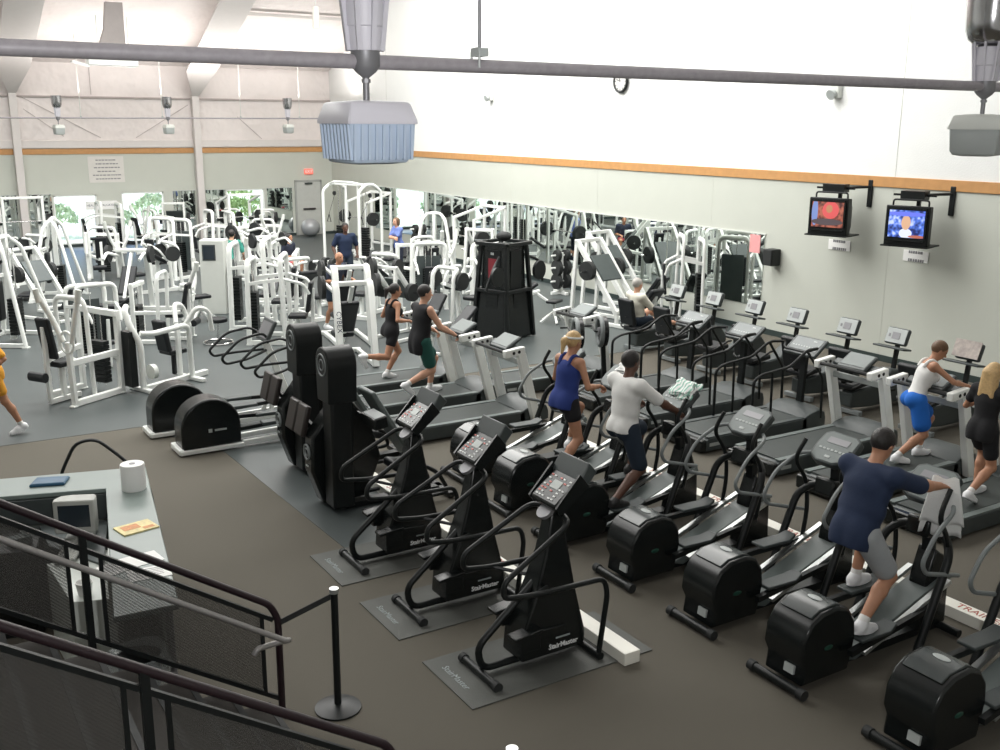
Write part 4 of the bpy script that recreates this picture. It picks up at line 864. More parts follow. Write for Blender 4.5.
def make_tall_rig():
    t = thing('tall_frame_machine', '', 'weight machine', group='tall white frame machines')
    b = MB()
    for s in (-1, 1): b.tube([(-.5, s * .62, .03), (-.12, s * .34, 1.80), (.05, s * .2, 1.98), (.05, 0, 2.0)], .045, 10, .14); b.tube([(.6, s * .62, .03), (.18, s * .34, 1.80), (.05, s * .2, 1.95)], .04, 10, .12); b.bar((-.5, s * .62, .05), (.6, s * .62, .05), .07)
    b.bar((-.26, -.66, 1.22), (-.26, .66, 1.22), .06); b.bar((.05, 0, .05), (.05, 0, 1.98), .10, .08, up=(0, 1, 0)); b.bar((-.5, -.62, .05), (-.5, .62, .05), .08); feet(b, [(x, y) for x in (-.5, .6) for y in (-.62, .62)]); b.build('frame', 'white', t)
    stack(t, .14, -.0, .70, .30, .15, 12, 1.8); b = MB(); b.box((-.62, 0, .13), (.5, .70, .05)); b.build('foot_platform', 'pad', t, .01); b = MB(); b.bar((-.85, -.36, .08), (-.85, .36, .08), .06); b.bar((-.4, -.36, .08), (-.4, .36, .08), .06); b.build('platform_frame', 'white', t, .01)
    b = MB(); b.box((-.16, 0, .78), (.10, .22, .75)); b.build('chest_pad', 'pad', t, .03)
    for s in (-1, 1):
        b = MB(); b.tube([(-.2, s * .3, 1.5), (-.5, s * .36, 1.2), (-.52, s * .30, .98)], .025, 8, .08); b.build('pull_handle', 'blackm', t)
    return t
tallrig = Kit(make_tall_rig)
def make_sled():
    t = thing('leg_press_sled', '', 'weight machine', group='white inclined leg press sleds')   # rails rise toward +X
    b = MB()
    for s in (-1, 1): b.bar((-.35, s * .38, .30), (.85, s * .38, 1.80), .11, .08, up=(0, 1, 0)); b.bar((.85, s * .38, 1.75), (.95, s * .42, .03), .08, .07, up=(0, 1, 0)); b.bar((-.9, s * .38, .05), (.95, s * .40, .05), .08)
    b.bar((.85, -.42, 1.78), (.85, .42, 1.78), .08); b.bar((-.35, -.42, .34), (-.35, .42, .34), .08); b.bar((-.9, -.42, .05), (-.9, .42, .05), .08); b.bar((-.35, -.38, .05), (-.35, -.38, .34), .07, up=(0, 1, 0)); b.bar((-.35, .38, .05), (-.35, .38, .34), .07, up=(0, 1, 0)); b.build('rail_frame', 'white', t, .01)
    b = MB(); b.box((.32, 0, 1.22), (.66, .62, .05), (0, -51, 0)); b.build('sled_plate', 'padg', t, .015)
    b = MB(); 
    for s in (-1, 1): b.cyl((.42, s * .42, 1.18), (.42, s * .72, 1.18), .025, seg=10)
    b.build('loading_pegs', 'chrome', t)
    for s in (-1, 1):
        b = MB(); plates(b, (.42, .44 if s > 0 else -.56, 1.18), 3, .21); b.build('weight_plate', 'rubber', t)
    b = MB(); b.box((-.95, 0, .62), (.10, .42, .70), (0, -38, 0)); b.build('backrest', 'pad', t, .03); b = MB(); b.box((-.62, 0, .34), (.42, .42, .09), (0, 12, 0)); b.build('seat', 'pad', t, .03); b = MB(); b.bar((-.9, 0, .05), (-1.1, 0, .75), .07, up=(0, 1, 0)); b.bar((-.9, 0, .05), (-.35, 0, .05), .07); b.build('seat_frame', 'white', t, .008); return t
sled = Kit(make_sled)
def make_bench():
    t = thing('weight_bench', '', 'bench', group='padded weight benches')
    b = MB(); b.box((-.28, 0, .47), (.85, .28, .08)); b.build('bench_pad', 'pad', t, .025); b = MB(); b.box((.38, 0, .60), (.55, .28, .08), (0, -35, 0)); b.build('back_pad', 'pad', t, .025)
    b = MB(); b.bar((-.65, 0, .38), (.3, 0, .38), .07); b.bar((-.6, 0, .38), (-.68, 0, .04), .07, up=(0, 1, 0)); b.bar((.25, 0, .38), (.45, 0, .04), .07, up=(0, 1, 0)); b.bar((-.68, -.26, .04), (-.68, .26, .04), .07); b.bar((.45, -.3, .04), (.45, .3, .04), .07); b.bar((.2, 0, .30), (.48, 0, .62), .05, up=(0, 1, 0)); b.build('bench_frame', 'white', t, .01); return t
bench = Kit(make_bench)
def make_rack():
    t = thing('barbell_rack', '', 'rack', group='white racks holding barbells')
    b = MB()
    for x in (-.55, .45):
        for s in (-1, 1): b.bar((x, s * .56, .03), (x, s * .56, 2.05 if x < 0 else 1.75), .08, .07)
    for s in (-1, 1): b.bar((-.6, s * .56, .05), (.95, s * .56, .05), .08); b.bar((-.55, s * .56, 2.02), (.45, s * .56, 1.72), .07, up=(0, 1, 0)); b.bar((.45, s * .56, 1.0), (.95, s * .56, .08), .06, up=(0, 1, 0))
    b.bar((-.55, -.6, 2.02), (-.55, .6, 2.02), .08); b.bar((-.55, -.56, .3), (-.55, .56, .3), .07); b.build('rack_frame', 'white', t, .01)
    b = MB(); b.cyl((.36, -1.05, 1.22), (.36, 1.05, 1.22), .018, seg=10); b.build('barbell', 'chrome', t)
    for s in (-1, 1):
        b = MB(); plates(b, (.36, .78 if s > 0 else -.90, 1.22), 3, .22); b.build('weight_plate', 'rubber', t)
        b = MB(); b.box((.42, s * .56, 1.16), (.12, .08, .06)); b.build('bar_hook', 'blackm', t)
    return t
rack = Kit(make_rack)
def make_crossover():
    t = thing('cable_station', '', 'weight machine', group='tall cable stations')
    b = MB()
    for s in (-1, 1): b.tube([(-.45, s * .75, .03), (-.45, s * .75, 2.0), (-.15, s * .72, 2.18), (.15, s * .72, 2.18), (.45, s * .75, 2.0), (.45, s * .75, .03)], .045, 10, .1); b.bar((-.45, s * .75, .05), (.45, s * .75, .05), .08)
    for s in (-1, 1): b.cyl((0, s * .25, .05), (0, s * .25, 2.15), .035, seg=10)
    b.bar((0, -.75, 2.17), (0, .75, 2.17), .07); b.bar((0, -.75, .06), (0, .75, .06), .08); b.tube([(-.2, -.75, 2.16), (-.35, -.4, 2.24), (-.35, .4, 2.24), (-.2, .75, 2.16)], .03, 8, .08); b.build('frame', 'white', t)
    for s in (-1, 1):
        stack(t, 0, s * .5, .9, .24, .16, 14, 2.1); b = MB(); b.cyl((-.02, s * .75, 1.9), (.02, s * .75, 1.9), .06, seg=14); b.build('pulley', 'rubber', t); b = MB(); b.tube([(-.3, s * .68, 1.35), (-.3, s * .60, 1.15), (-.3, s * .76, 1.15), (-.3, s * .68, 1.35)], .012, 6); b.tube([(0, s * .75, 1.84), (-.3, s * .68, 1.35)], .006, 6); b.build('cable_handle', 'blackm', t)
    return t
cross = Kit(make_crossover)
def make_curl():
    t = thing('curl_machine', '', 'weight machine', group='white curl machines')
    b = MB(); b.bar((-.7, 0, .05), (.65, 0, .05), .08); b.bar((-.7, -.32, .05), (-.7, .32, .05), .08); b.bar((.65, -.38, .05), (.65, .38, .05), .08); b.tube([(.62, -.30, .05), (.55, -.30, 1.15), (.40, -.30, 1.28), (.40, .30, 1.28), (.55, .30, 1.15), (.62, .30, .05)], .045, 10, .1); b.bar((.0, 0, .05), (.12, 0, .86), .08, up=(0, 1, 0)); b.bar((.12, 0, .80), (.5, 0, .95), .07, up=(0, 1, 0)); b.build('frame', 'white', t)
    b = MB(); b.box((.06, 0, .92), (.44, .50, .09), (0, 32, 0)); b.build('arm_pad', 'pad', t, .03); b = MB(); b.box((-.45, 0, .52), (.34, .34, .09)); b.build('seat', 'pad', t, .03); b = MB(); b.bar((-.45, 0, .06), (-.45, 0, .48), .07); b.build('seat_post', 'white', t)
    for s in (-1, 1):
        b = MB(); b.tube([(.24, s * .3, .86), (.05, s * .32, 1.12), (-.14, s * .26, 1.26), (-.14, s * .08, 1.26)], .028, 8, .08); b.build('lever', 'white', t); b = MB(); plates(b, (.36, .34 if s > 0 else -.44, 1.02), 2, .19); b.build('weight_plate', 'rubber', t)
    return t
curl = Kit(make_curl)
def make_lettered_post():
    t = thing('lettered_post_machine', '', 'weight machine', group='white machines with lettered posts')   # post at +X leaning over the user
    b = MB()
    for s in (-1, 1): b.loft([[V((x - .05, s * .30 - .06, z)), V((x + .05, s * .30 - .06, z)), V((x + .05, s * .30 + .06, z)), V((x - .05, s * .30 + .06, z))] for x, z in ((.45, .02), (.20, 1.35), (.12, 1.46))])
    b.bar((.12, -.36, 1.43), (.12, .36, 1.43), .1, .08); b.bar((.45, -.3, .05), (-.85, -.3, .05), .08); b.bar((.45, .3, .05), (-.85, .3, .05), .08); b.bar((-.85, -.36, .05), (-.85, .36, .05), .08); b.bar((.15, 0, 1.40), (-.75, 0, .25), .09, .07, up=(0, 1, 0)); p = b.build('post_frame', 'white', t, .015)
    text('lettering', 'CYBEX', .12, 'letterd', t, (.385, -.30, .82), axes((.185, 0, -1), (0, 1, 0)))
    b = MB(); b.box((-.30, 0, .78), (.75, .34, .09), (0, -52, 0)); b.build('back_pad', 'pad', t, .03); b = MB(); b.box((-.72, 0, .40), (.34, .36, .09)); b.build('seat', 'pad', t, .03)
    for s in (-1, 1):
        b = MB(); b.tube([(.15, s * .32, 1.30), (-.30, s * .42, 1.42), (-.62, s * .40, 1.30)], .035, 8, .1); b.build('press_arm', 'white', t); b = MB(); plates(b, (-.05, .44 if s > 0 else -.52, 1.36), 2, .2); b.build('weight_plate', 'rubber', t)
    return t
lpost = Kit(make_lettered_post)
def make_stool():
    t = thing('exercise_stool', '', 'stool', group='star footed stools'); b = MB()
    for k in range(5): a = k * 1.2566; b.bar((.0, 0, .30), (.40 * math.cos(a), .40 * math.sin(a), .03), .06, .05)
    b.cyl((0, 0, .25), (0, 0, .52), .04, seg=12); b.build('star_base', 'white', t, .008); b = MB(); b.box((0, 0, .56), (.46, .30, .08)); b.build('seat', 'pad', t, .03); b = MB(); b.bar((.0, .1, .5), (.0, .55, .75), .05); b.cyl((-.18, .55, .76), (.18, .55, .76), .05, seg=10); b.build('pad_arm', 'white', t); return t
stool = Kit(make_stool)
def make_plate_tree():
    t = thing('plate_tree', '', 'plate rack', group='plate trees'); b = MB(); b.bar((-.3, 0, .05), (.3, 0, .05), .08); b.bar((0, -.3, .05), (0, .3, .05), .08); b.bar((0, 0, .05), (0, 0, 1.1), .08)
    for z in (.35, .7, 1.02): b.cyl((0, -.32, z), (0, .32, z), .025, seg=10)
    b.build('tree_frame', 'white', t, .008)
    for z in (.35, .7, 1.02):
        for s in (-1, 1): b = MB(); plates(b, (0, .07 if s > 0 else -.2, z), 3, .2 if z < .9 else .14); b.build('weight_plate', 'rubber', t)
    return t
ptree = Kit(make_plate_tree)
# ---- black four stack tower
t = thing('black_stack_tower', 'big black multi stack weight tower standing among the white machines', 'weight machine', (11.05, 17.75, 0), 20)
b = MB()
for x in (-.36, .36):
    for y in (-.36, .36): b.bar((x * 1.25, y * 1.25, .02), (x * .9, y * .9, 1.95), .08, .07)
for z in (.06, 1.0, 1.95): b.bar((-.4, -.4, z), (.4, -.4, z), .07); b.bar((-.4, .4, z), (.4, .4, z), .07); b.bar((-.4, -.4, z), (-.4, .4, z), .07); b.bar((.4, -.4, z), (.4, .4, z), .07)
b.build('frame', 'blackm', t, .008)
for x, y in ((-.3, 0), (.3, 0), (0, -.3), (0, .3)):
    b = MB()
    for i in range(12): b.box((x, y, .14 + i * .075), (.30 if x == 0 else .18, .18 if x == 0 else .30, .066))
    b.build('weight_stack', 'black', t); b = MB(); b.box((x, y, 1.42), (.34 if x == 0 else .05, .05 if x == 0 else .34, .80)); b.build('shroud_panel', 'blackm', t)
b = MB(); b.box((-.335, .03, 1.45), (.006, .20, .4)); b.build('red_label', mat('dark red label', (.22, .02, .03), .5), t)
b = MB(); b.box((-.338, .03, 1.75), (.006, .08, .05)); b.box((-.338, .03, 1.2), (.006, .08, .07)); b.build('white_label', 'lgrey', t)
for s in (-1, 1):
    b = MB(); b.tube([(s * .4, -.2, 1.7), (s * .75, -.35, 1.55), (s * .95, -.3, 1.1)], .03, 8, .1); b.cyl((s * .7, -.42, 1.35), (s * .7, -.36, 1.35), .20, seg=20); b.build('swing_arm', 'blackm', t)
b = MB(); b.ball((0, 0, 2.08), (.16, .16, .10)); b.build('top_cap', 'rubber', t)
b = MB(); b.loft([[V((k * u, k * v, z)) for u, v in ((-1, -1), (1, -1), (1, 1), (-1, 1))] for k, z in ((.44, .04), (.36, 1.0))]); b.build('lower_shroud', 'black', t, .02)
b = MB(); b.loft([[V((k * u, k * v, z)) for u, v in ((-1, -1), (1, -1), (1, 1), (-1, 1))] for k, z in ((.325, 1.0), (.30, 1.92))]); b.build('upper_shroud', 'black', t, .02)
# ---- white kiosk with dark screen
t = thing('white_kiosk', 'tall white cabinet with a small dark screen standing among the machines', 'kiosk', (6.75, 23.4, 0), -32)
MB().box((0, 0, .85), (.56, .45, 1.7)).build('cabinet', 'white2', t, .02); MB().box((-.06, -.23, 1.42), (.24, .02, .3)).build('screen', 'screen', t); MB().box((-.06, -.227, 1.42), (.3, .012, .36)).build('bezel', 'dgrey', t); MB().box((.4, .1, .55), (.2, .4, 1.1)).build('side_box', 'blackm', t, .01)
# ---- ball
t = thing('exercise_ball', 'big silver grey exercise ball on the floor before the grey door', 'ball', (14.75, 37.9, 0)); b = MB(); b.ball((0, 0, .35), (.37, .37, .35), 28, 18); b.build('ball', mat('silver vinyl', (.35, .36, .37), .3, .2), t)
def make_crossbar():
    t = thing('crossbar_machine', '', 'weight machine', group='white lever machines')
    b = MB(); b.tube([(-.62, -.10, .03), (-.62, -.10, .80), (-.72, -.02, 1.05), (-.72, .12, 1.32), (-.62, .2, 1.36)], .05, 10, .12); b.tube([(-.60, -.08, .95), (-.40, -.12, .92), (.22, -.10, .96), (.32, -.08, .90), (.36, -.05, .03)], .045, 10, .12); b.bar((-.62, -.10, .05), (.75, .08, .05), .09); b.bar((.26, .14, .03), (.26, .14, .95), .07); b.bar((.36, -.35, .04), (.36, .35, .04), .09, .06); b.bar((-.62, -.3, .04), (-.62, .25, .04), .09, .06); b.build('frame', 'white', t, .008)
    b = MB(); b.cyl((-.52, -.16, .32), (-.44, -.16, .32), .12, seg=18); b.build('cam_disc', 'white2', t); b = MB(); b.box((-.74, .05, .55), (.12, .24, .9)); b.build('weight_stack', 'blackm', t, .01)
    b = MB(); b.box((.1, .35, .75), (.10, .30, .55), (0, -10, 0)); b.build('back_pad', 'pad', t, .03); b = MB(); b.box((.30, .35, .46), (.34, .32, .08)); b.bar((.3, .35, .05), (.3, .35, .43), .07) ; b.build('seat', 'pad', t, .02)
    for s in (-1, 1): b = MB(); b.tube([(.30, .1 + .12 * s, .95), (.42, .1 + .3 * s, 1.25), (.62, .1 + .34 * s, 1.18), (.70, .1 + .3 * s, .82)], .04, 8, .12); b.build('lever_arm', 'white', t)
    return t
crossbar = Kit(make_crossbar)
# ---- placements: foreground left first
lever('white lever press at the left front with two raised arms, nearest of the weight machines', (2.66, 17.05), 33, (.92, .92, 1.12))
crossbar('white machine with a long crossbar, right of the nearest lever press', (4.12, 17.18), 22, 1.02)
tallrig('tall white A shaped machine with platform cut by the left edge', (2.25, 22.3), -35, 1.05)
lever('white lever machine with many arms, behind the crossbar machine', (4.85, 20.9), 150, .95)
arch('white arched machine behind the nearest lever press', (3.35, 19.6), 100, .85)
lpost('white slatted machine left of the tall kiosk, before the middle window', (5.1, 24.4), 60)
arch('tall white arched machine right of the kiosk, left of the pair', (6.95, 21.4), 152, 1.10)
arch('tall white arched machine right of the kiosk, right of the pair', (6.75, 19.75), 152, 1.02)
lpost('white lettered post machine behind the far striders, left of the pair', (8.05, 18.75), -100, 1.08)
lpost('white lettered post machine behind the tall climbing trainers, right of the pair', (7.35, 17.05), -100, 1.05)
sled('white inclined sled in the middle of the floor behind the running person in black', (9.38, 18.75), 200, .85)
curl('white curl machine behind the person in the black sleeveless top', (9.8, 21.4), 30, 1.05)
arch('white arched stack machine left of the black tower, left of the pair', (11.35, 21.6), 65, .92)
arch('white arched stack machine left of the black tower, right of the pair', (12.6, 20.9), 65, .92)
curl('white curl machine just left of the black tower', (10.95, 19.4), 200)
bench('white bench behind the person in green shorts, low beside the black tower', (9.55, 17.2), 20)
sled('white inclined leg press right of the black tower, left of the pair by the mirror', (13.95, 17.7), 102)
sled('white inclined leg press by the mirror, behind the rider in the cream shirt', (15.2, 19.0), 102, 1.0)
arch('tall white arched machine standing against the mirror right of the rider in the cream shirt', (15.3, 16.85), -32, (.7, .8, 1.15))
stool('white star footed stool beside the leg press', (12.85, 18.5), 30, .85)
bench('long white bench between the black tower and the mirror', (12.4, 19.6), -20, 1.0)
sled('white inclined sled beyond the black tower near the mirror', (13.9, 22.9), 215, .95)
rack('white barbell rack near the mirror beyond the black tower', (14.7, 25.0), 180)
cross('tall white cable station in the back corner near the door', (12.9, 29.6), 20, (1.05, 1.05, 1.14))
rack('white barbell rack framing the leafy window', (10.6, 33.6), 95, 1.0)
rack('white barbell rack near the mirror, right of the cable station', (14.5, 32.0), 190)
bench('white bench before the cable station', (11.9, 26.0), 60)
curl('white curl machine between the person sitting on the bench and the leafy window', (9.9, 29.6), 130)
lever('white lever press behind the arched pair on the right', (12.2, 23.7), 100)
tallrig('tall white A shaped machine near the first column', (3.9, 27.3), -20)
lever('white lever press below the leftmost window', (5.6, 30.2), 80)
arch('white arched machine below the arrow sign', (7.3, 29.4), 30)
bench('white bench below the middle window', (8.1, 33.0), 90)
curl('white curl machine below the middle window', (6.2, 27.0), 10)
lpost('white lettered post machine before the second column', (8.95, 28.2), 120)
arch('white arched machine behind the green shirted person', (9.2, 31.2), 0)
sled('white inclined sled left of the leafy window', (9.3, 36.6), 250, .9)
ptree('plate tree with black plates near the right mirror beyond the leg presses', (15.2, 21.6), 90)
ptree('plate tree with black plates below the far end of the right mirror', (15.1, 29.4), 90)
ptree('plate tree with black plates before the leftmost window', (6.4, 34.0), 40)
tallrig('tall white A shaped machine in the far left distance', (2.2, 32.0), 0)
rack('white barbell rack under the leftmost window', (4.2, 35.2), 90)
lever('white lever press at the far left distance, behind the tall A shaped machine', (1.3, 27.0), 60)
curl('white curl machine below the leafy window', (12.0, 35.4), 60)
lever('white lever press right of the kiosk in the distance', (8.5, 24.1), -30)
curl('white curl machine behind the tall arched pair', (8.4, 21.9), 100)
bench('white bench left of the person in the blue shirt', (13.3, 27.2), 30)
bench('white padded bench near the far left machine', (4.3, 22.7), -40)
stool('star footed stool in front of the kiosk', (6.1, 22.5), 10)
ptree('plate tree among the machines left of the black tower', (9.4, 23.0), 20)
lpost('white slatted machine between the kiosk and the person in the navy shirt', (9.0, 26.3), 100, .95)
curl('white curl machine at the foot of the second column', (10.9, 36.4), 30)
lever('white lever press below the second column', (10.6, 31.2), 60, .95)
bench('white bench just right of the kiosk', (7.9, 23.0), 60)
lever('white lever press far back below the mirror left of the leafy window', (8.2, 35.4), 20)
arch('white arched machine far back in front of the narrow mirror', (7.0, 36.3), 0)
sled('white inclined sled at the far left, behind the white padded bench', (3.3, 24.6), 120, .85)
lpost('white slatted machine far left below the first mirror', (1.7, 36.2), 60)
curl('white curl machine left of the slatted machine by the kiosk', (3.6, 30.2), 40)
tallrig('tall white A shaped machine beyond the arched pair on the right', (13.4, 25.2), 60, .95)
# a few loose plates and red barbell piece
t = thing('red_dumbbell_bar', 'red handled bar with dark plates on the floor by the cable station', 'barbell', (14.6, 28.2, .22), 30); b = MB(); b.cyl((-.5, 0, 0), (.5, 0, 0), .035, seg=10); b.build('bar', mat('red sleeve', (.5, .02, .05), .5), t); b = MB(); plates(b, (.42, 0, 0), 3, .22, 'x'); b.build('weight_plate', 'rubber', t)
t = thing('round_stool', 'low round stool with a dark seat and chrome ring base, left of the arched pair', 'stool', (5.75, 20.0, 0)); b = MB(); b.ring((0, 0, .03), .28, .02, 'z', 24); b.cyl((0, 0, .03), (0, 0, .45), .03, seg=10); b.bar((-.28, 0, .03), (.28, 0, .03), .03); b.build('base', 'chrome', t); b = MB(); b.cyl((0, 0, .44), (0, 0, .52), .2, seg=20); b.build('seat', 'pad', t, .02)
# ================================================================ people, grown from a distance field into one continuous skin
def _smin(a, b, k):
    h = np.clip(.5 + .5 * (b - a) / k, 0, 1); return b * (1 - h) + a * h - k * h * (1 - h)
class Field:
    def __init__(s): s.p = []
    def cone(s, a, b, ra, rb, k=.03): s.p.append(('c', np.array(a, float), np.array(b, float), ra, rb, k)); return s
    def ell(s, c, r, R=None, k=.04): s.p.append(('e', np.array(c, float), np.array(r, float), np.eye(3) if R is None else np.array(R, float), 0, k)); return s
    def mesh(s, vox, clips=()):
        lo = np.full(3, 1e9); hi = -lo
        for t, a, b, c, d, k in s.p:
            if t == 'c': r = max(c, d); l, h = np.minimum(a, b) - r, np.maximum(a, b) + r
            else: r = b.max(); l, h = a - r, a + r
            lo = np.minimum(lo, l); hi = np.maximum(hi, h)
        lo -= 3 * vox; hi += 3 * vox; n = np.ceil((hi - lo) / vox).astype(int) + 1
        D = np.full(n, 1.0, np.float32); ax = [lo[i] + vox * np.arange(n[i]) for i in range(3)]
        for t, a, b, c, d, k in s.p:
            m = k + 2.5 * vox
            if t == 'c': r = max(c, d); l, h = np.minimum(a, b) - r - m, np.maximum(a, b) + r + m
            else: r = b.max(); l, h = a - r - m, a + r + m
            i0 = np.clip(((l - lo) / vox).astype(int), 0, n - 1); i1 = np.clip(((h - lo) / vox).astype(int) + 2, 1, n)
            g = np.stack(np.meshgrid(*[ax[i][i0[i]:i1[i]] for i in range(3)], indexing='ij'), -1)
            if t == 'c':
                ab = b - a; L = max(ab @ ab, 1e-9); u = np.clip(((g - a) @ ab) / L, 0, 1)
                q = np.linalg.norm(g - a - u[..., None] * ab, axis=-1) - (c + (d - c) * u)
            else:
                q = (g - a) @ c; k0 = np.linalg.norm(q / b, axis=-1); k1 = np.linalg.norm(q / (b * b), axis=-1); q = k0 * (k0 - 1) / np.maximum(k1, 1e-6)
            sl = tuple(slice(i0[i], i1[i]) for i in range(3)); D[sl] = _smin(D[sl], q, k)
        if clips:
            g = np.stack(np.meshgrid(*ax, indexing='ij'), -1)
            for p, nn in clips: D = np.maximum(D, (g - np.array(p)) @ np.array(nn))
        return nets(D, lo, vox)
def nets(D, lo, vox):
    ins = D < 0; n = D.shape
    cs = np.zeros([k - 1 for k in n], int); acc = np.zeros([k - 1 for k in n] + [3]); cnt = np.zeros([k - 1 for k in n])
    corners = [(i, j, k) for i in (0, 1) for j in (0, 1) for k in (0, 1)]
    def C(A, o): return A[o[0]:n[0] - 1 + o[0], o[1]:n[1] - 1 + o[1], o[2]:n[2] - 1 + o[2]]
    for a in range(3):
        for o in corners:
            if o[a]: continue
            o2 = list(o); o2[a] = 1; da, db = C(D, o), C(D, o2); x = (da < 0) != (db < 0)
            t = np.where(x, da / np.where(x, da - db, 1), 0); p = np.zeros(acc.shape); 
            for q in range(3): p[..., q] = o[q]
            p[..., a] += t; acc += p * x[..., None]; cnt += x
    act = cnt > 0; idx = -np.ones(act.shape, int); idx[act] = np.arange(act.sum()); pos = np.argwhere(act)
    v = lo + vox * (pos + acc[act] / cnt[act][:, None]); F = []
    for a in range(3):
        s0 = [slice(1, -1)] * 3; s0[a] = slice(0, -1); s1 = [slice(1, -1)] * 3; s1[a] = slice(1, None)
        x = ins[tuple(s0)] != ins[tuple(s1)]; e = np.argwhere(x); e = e + np.array([0 if q == a else 1 for q in range(3)])
        b, c = [q for q in range(3) if q != a]; db = np.zeros(3, int); dc = np.zeros(3, int); db[b] = 1; dc[c] = 1
        q = np.stack([idx[tuple((e - db - dc).T)], idx[tuple((e - dc).T)], idx[tuple(e.T)], idx[tuple((e - db).T)]], 1); F.append(q[(q >= 0).all(1)])
    return v, np.concatenate(F)
def field_obj(name, f, vox, mt, parent, clips=(), it=1):
    v, fc = f.mesh(vox, clips); b = MB(); b.v = [tuple(p) for p in v]; b.f = [tuple(int(i) for i in q) for q in fc]; b.m = [0] * len(b.f)
    me = b.mesh(name, [M[mt]]); me.polygons.foreach_set('use_smooth', [True] * len(me.polygons))
    o = bpy.data.objects.new(name, me); COL.objects.link(o); o.parent = parent
    if it: s = o.modifiers.new('Smooth', 'SMOOTH'); s.factor = .5; s.iterations = it
    return o
def nrm(a): a = np.array(a, float); return a / max(np.linalg.norm(a), 1e-9)
def ik(a, t, l1, l2, hint):
    a, t = np.array(a, float), np.array(t, float); d = t - a; L = np.linalg.norm(d); m = (l1 + l2) * .995
    if L > m: t = a + d / L * m; L = m
    L = max(L, abs(l1 - l2) + .02); u = d / max(np.linalg.norm(d), 1e-9); x = (l1 * l1 - l2 * l2 + L * L) / (2 * L); h = math.sqrt(max(l1 * l1 - x * x, 0)); w = np.array(hint, float); w = nrm(w - u * (w @ u)); return a + u * x + w * h, t
def person(label, loc, rz, h=1.75, female=False, pelvis=(0, 0, .94), lean=5, side=0, twist=0, hands=None, feet=None, look=(0, 0), skin='skin', shirt='whitec', sleeve=.5, tank=False, shorts='navys', leg=.55, hair='hairb', hairk='short', shoes='shoe', socks='sock', vox=.0105, ehint=None, khint=None, hem=.10, headband=False, curl=50, bulk=1.0, loose=0.0):
    t = thing('person', label, 'person', loc, rz); s = h / 1.75
    P = np.array(pelvis, float); ca, sa = math.cos(rad(lean)), math.sin(rad(lean)); cs_, ss = math.cos(rad(side)), math.sin(rad(side))
    up = nrm((sa, -ss, ca * cs_)); tw = rad(twist); fw0 = np.array((math.cos(tw), math.sin(tw), 0)); fw = nrm(fw0 - up * (fw0 @ up)); lf = np.cross(up, fw); Rb = np.stack([fw, lf, up], 1)
    ph = np.array((1, 0, 0.)); pl = np.array((0, 1, 0.))
    def T(x, y, z): return P + s * (fw * x + lf * y + up * z)
    sw = (.165 if female else .195) * bulk ** .5; hw = .095; neck = T(.0, 0, .50); hd_up = nrm(up * .6 + np.array((0, 0, .4)) + fw0 * .12); yaw, pit = rad(look[0]), rad(look[1])
    hf = nrm(fw0 * math.cos(yaw) + np.cross((0, 0, 1), fw0) * math.sin(yaw)); hf = nrm(hf * math.cos(pit) - np.array((0, 0, 1)) * math.sin(pit)); hl = nrm(np.cross(hd_up, hf)); hu = np.cross(hf, hl); Rh = np.stack([hf, hl, hu], 1)
    hc = neck + hd_up * .062 * s + hu * .105 * s + hf * .015 * s
    if hands is None: hands = ((.05, .26, .80), (.05, -.26, .80))
    if feet is None: feet = ((.0, .10, 0, 0), (.0, -.10, 0, 0))
    J = []
    for i, sd in enumerate((1, -1)):
        sh = T(-.005, sd * sw, .455); tg = np.array(hands[i], float)
        eh = (-.5, sd * .45, -.7) if ehint is None else ehint[i]
        el, wr = ik(sh, tg - nrm(tg - sh) * .06 * s, .295 * s, .255 * s, eh); hp = P + s * lf * sd * hw * .95 + np.array((0, 0, -.03 * s)); ft = np.array(feet[i][:3], float); an = ft + np.array((-.06 * s * math.cos(rad(feet[i][3])), 0, .085 * s + .10 * s * max(0, math.sin(rad(feet[i][3])))))
        kh = (1, sd * .12, .15) if khint is None else khint[i]
        kn, an = ik(hp, an, .435 * s, .425 * s, kh); J.append((sd, sh, el, wr, hp, kn, an, feet[i][3], tg))
    B = bulk
    def torso(f, g=0.0, low=True, k=.06):
        if low: f.ell(T(-.005, 0, .0), np.array((.105 * B, .16 if female else .155, .115)) * s + g, Rb, k)
        f.ell(T(0, 0, .16), np.array(((.092 if female else .105) * B, (.125 if female else .152) * B, .14)) * s + g, Rb, k); f.ell(T(.0, 0, .33), np.array((.105 * B, .15 if female else .172 * B ** .5, .16)) * s + g, Rb, k)
        f.cone(T(-.01, sw * .9, .455), T(-.01, -sw * .9, .455), .055 * s + g, .055 * s + g, k)
        if female:
            for sd in (1, -1): f.ell(T(.085, sd * .07, .325), np.array((.055, .06, .06)) * s + g, Rb, .03)
        return f
    f = torso(Field()); f.cone(T(-.005, 0, .45), hc - hu * .05 * s, .060 * s, .050 * s, .03)
    f.ell(hc + hu * .02 * s, np.array((.097, .077, .105)) * s, Rh, .02); f.ell(hc + hf * .035 * s - hu * .055 * s, np.array((.055, .055, .055)) * s, Rh, .03)
    f.cone(hc + hf * .09 * s + hu * .01 * s, hc + hf * .112 * s - hu * .022 * s, .010 * s, .015 * s, .012); f.ell(hc + hf * .088 * s - hu * .055 * s, np.array((.012, .022, .010)) * s, Rh, .01)
    for sd in (1, -1): f.ell(hc + hl * sd * .077 * s - hf * .005 * s, np.array((.018, .012, .03)) * s, Rh, .01); f.ell(T(-.07, sd * .07, -.04), np.array((.075, .075, .085)) * s, Rb, .03)
    shirtf = Field(); shortf = Field()
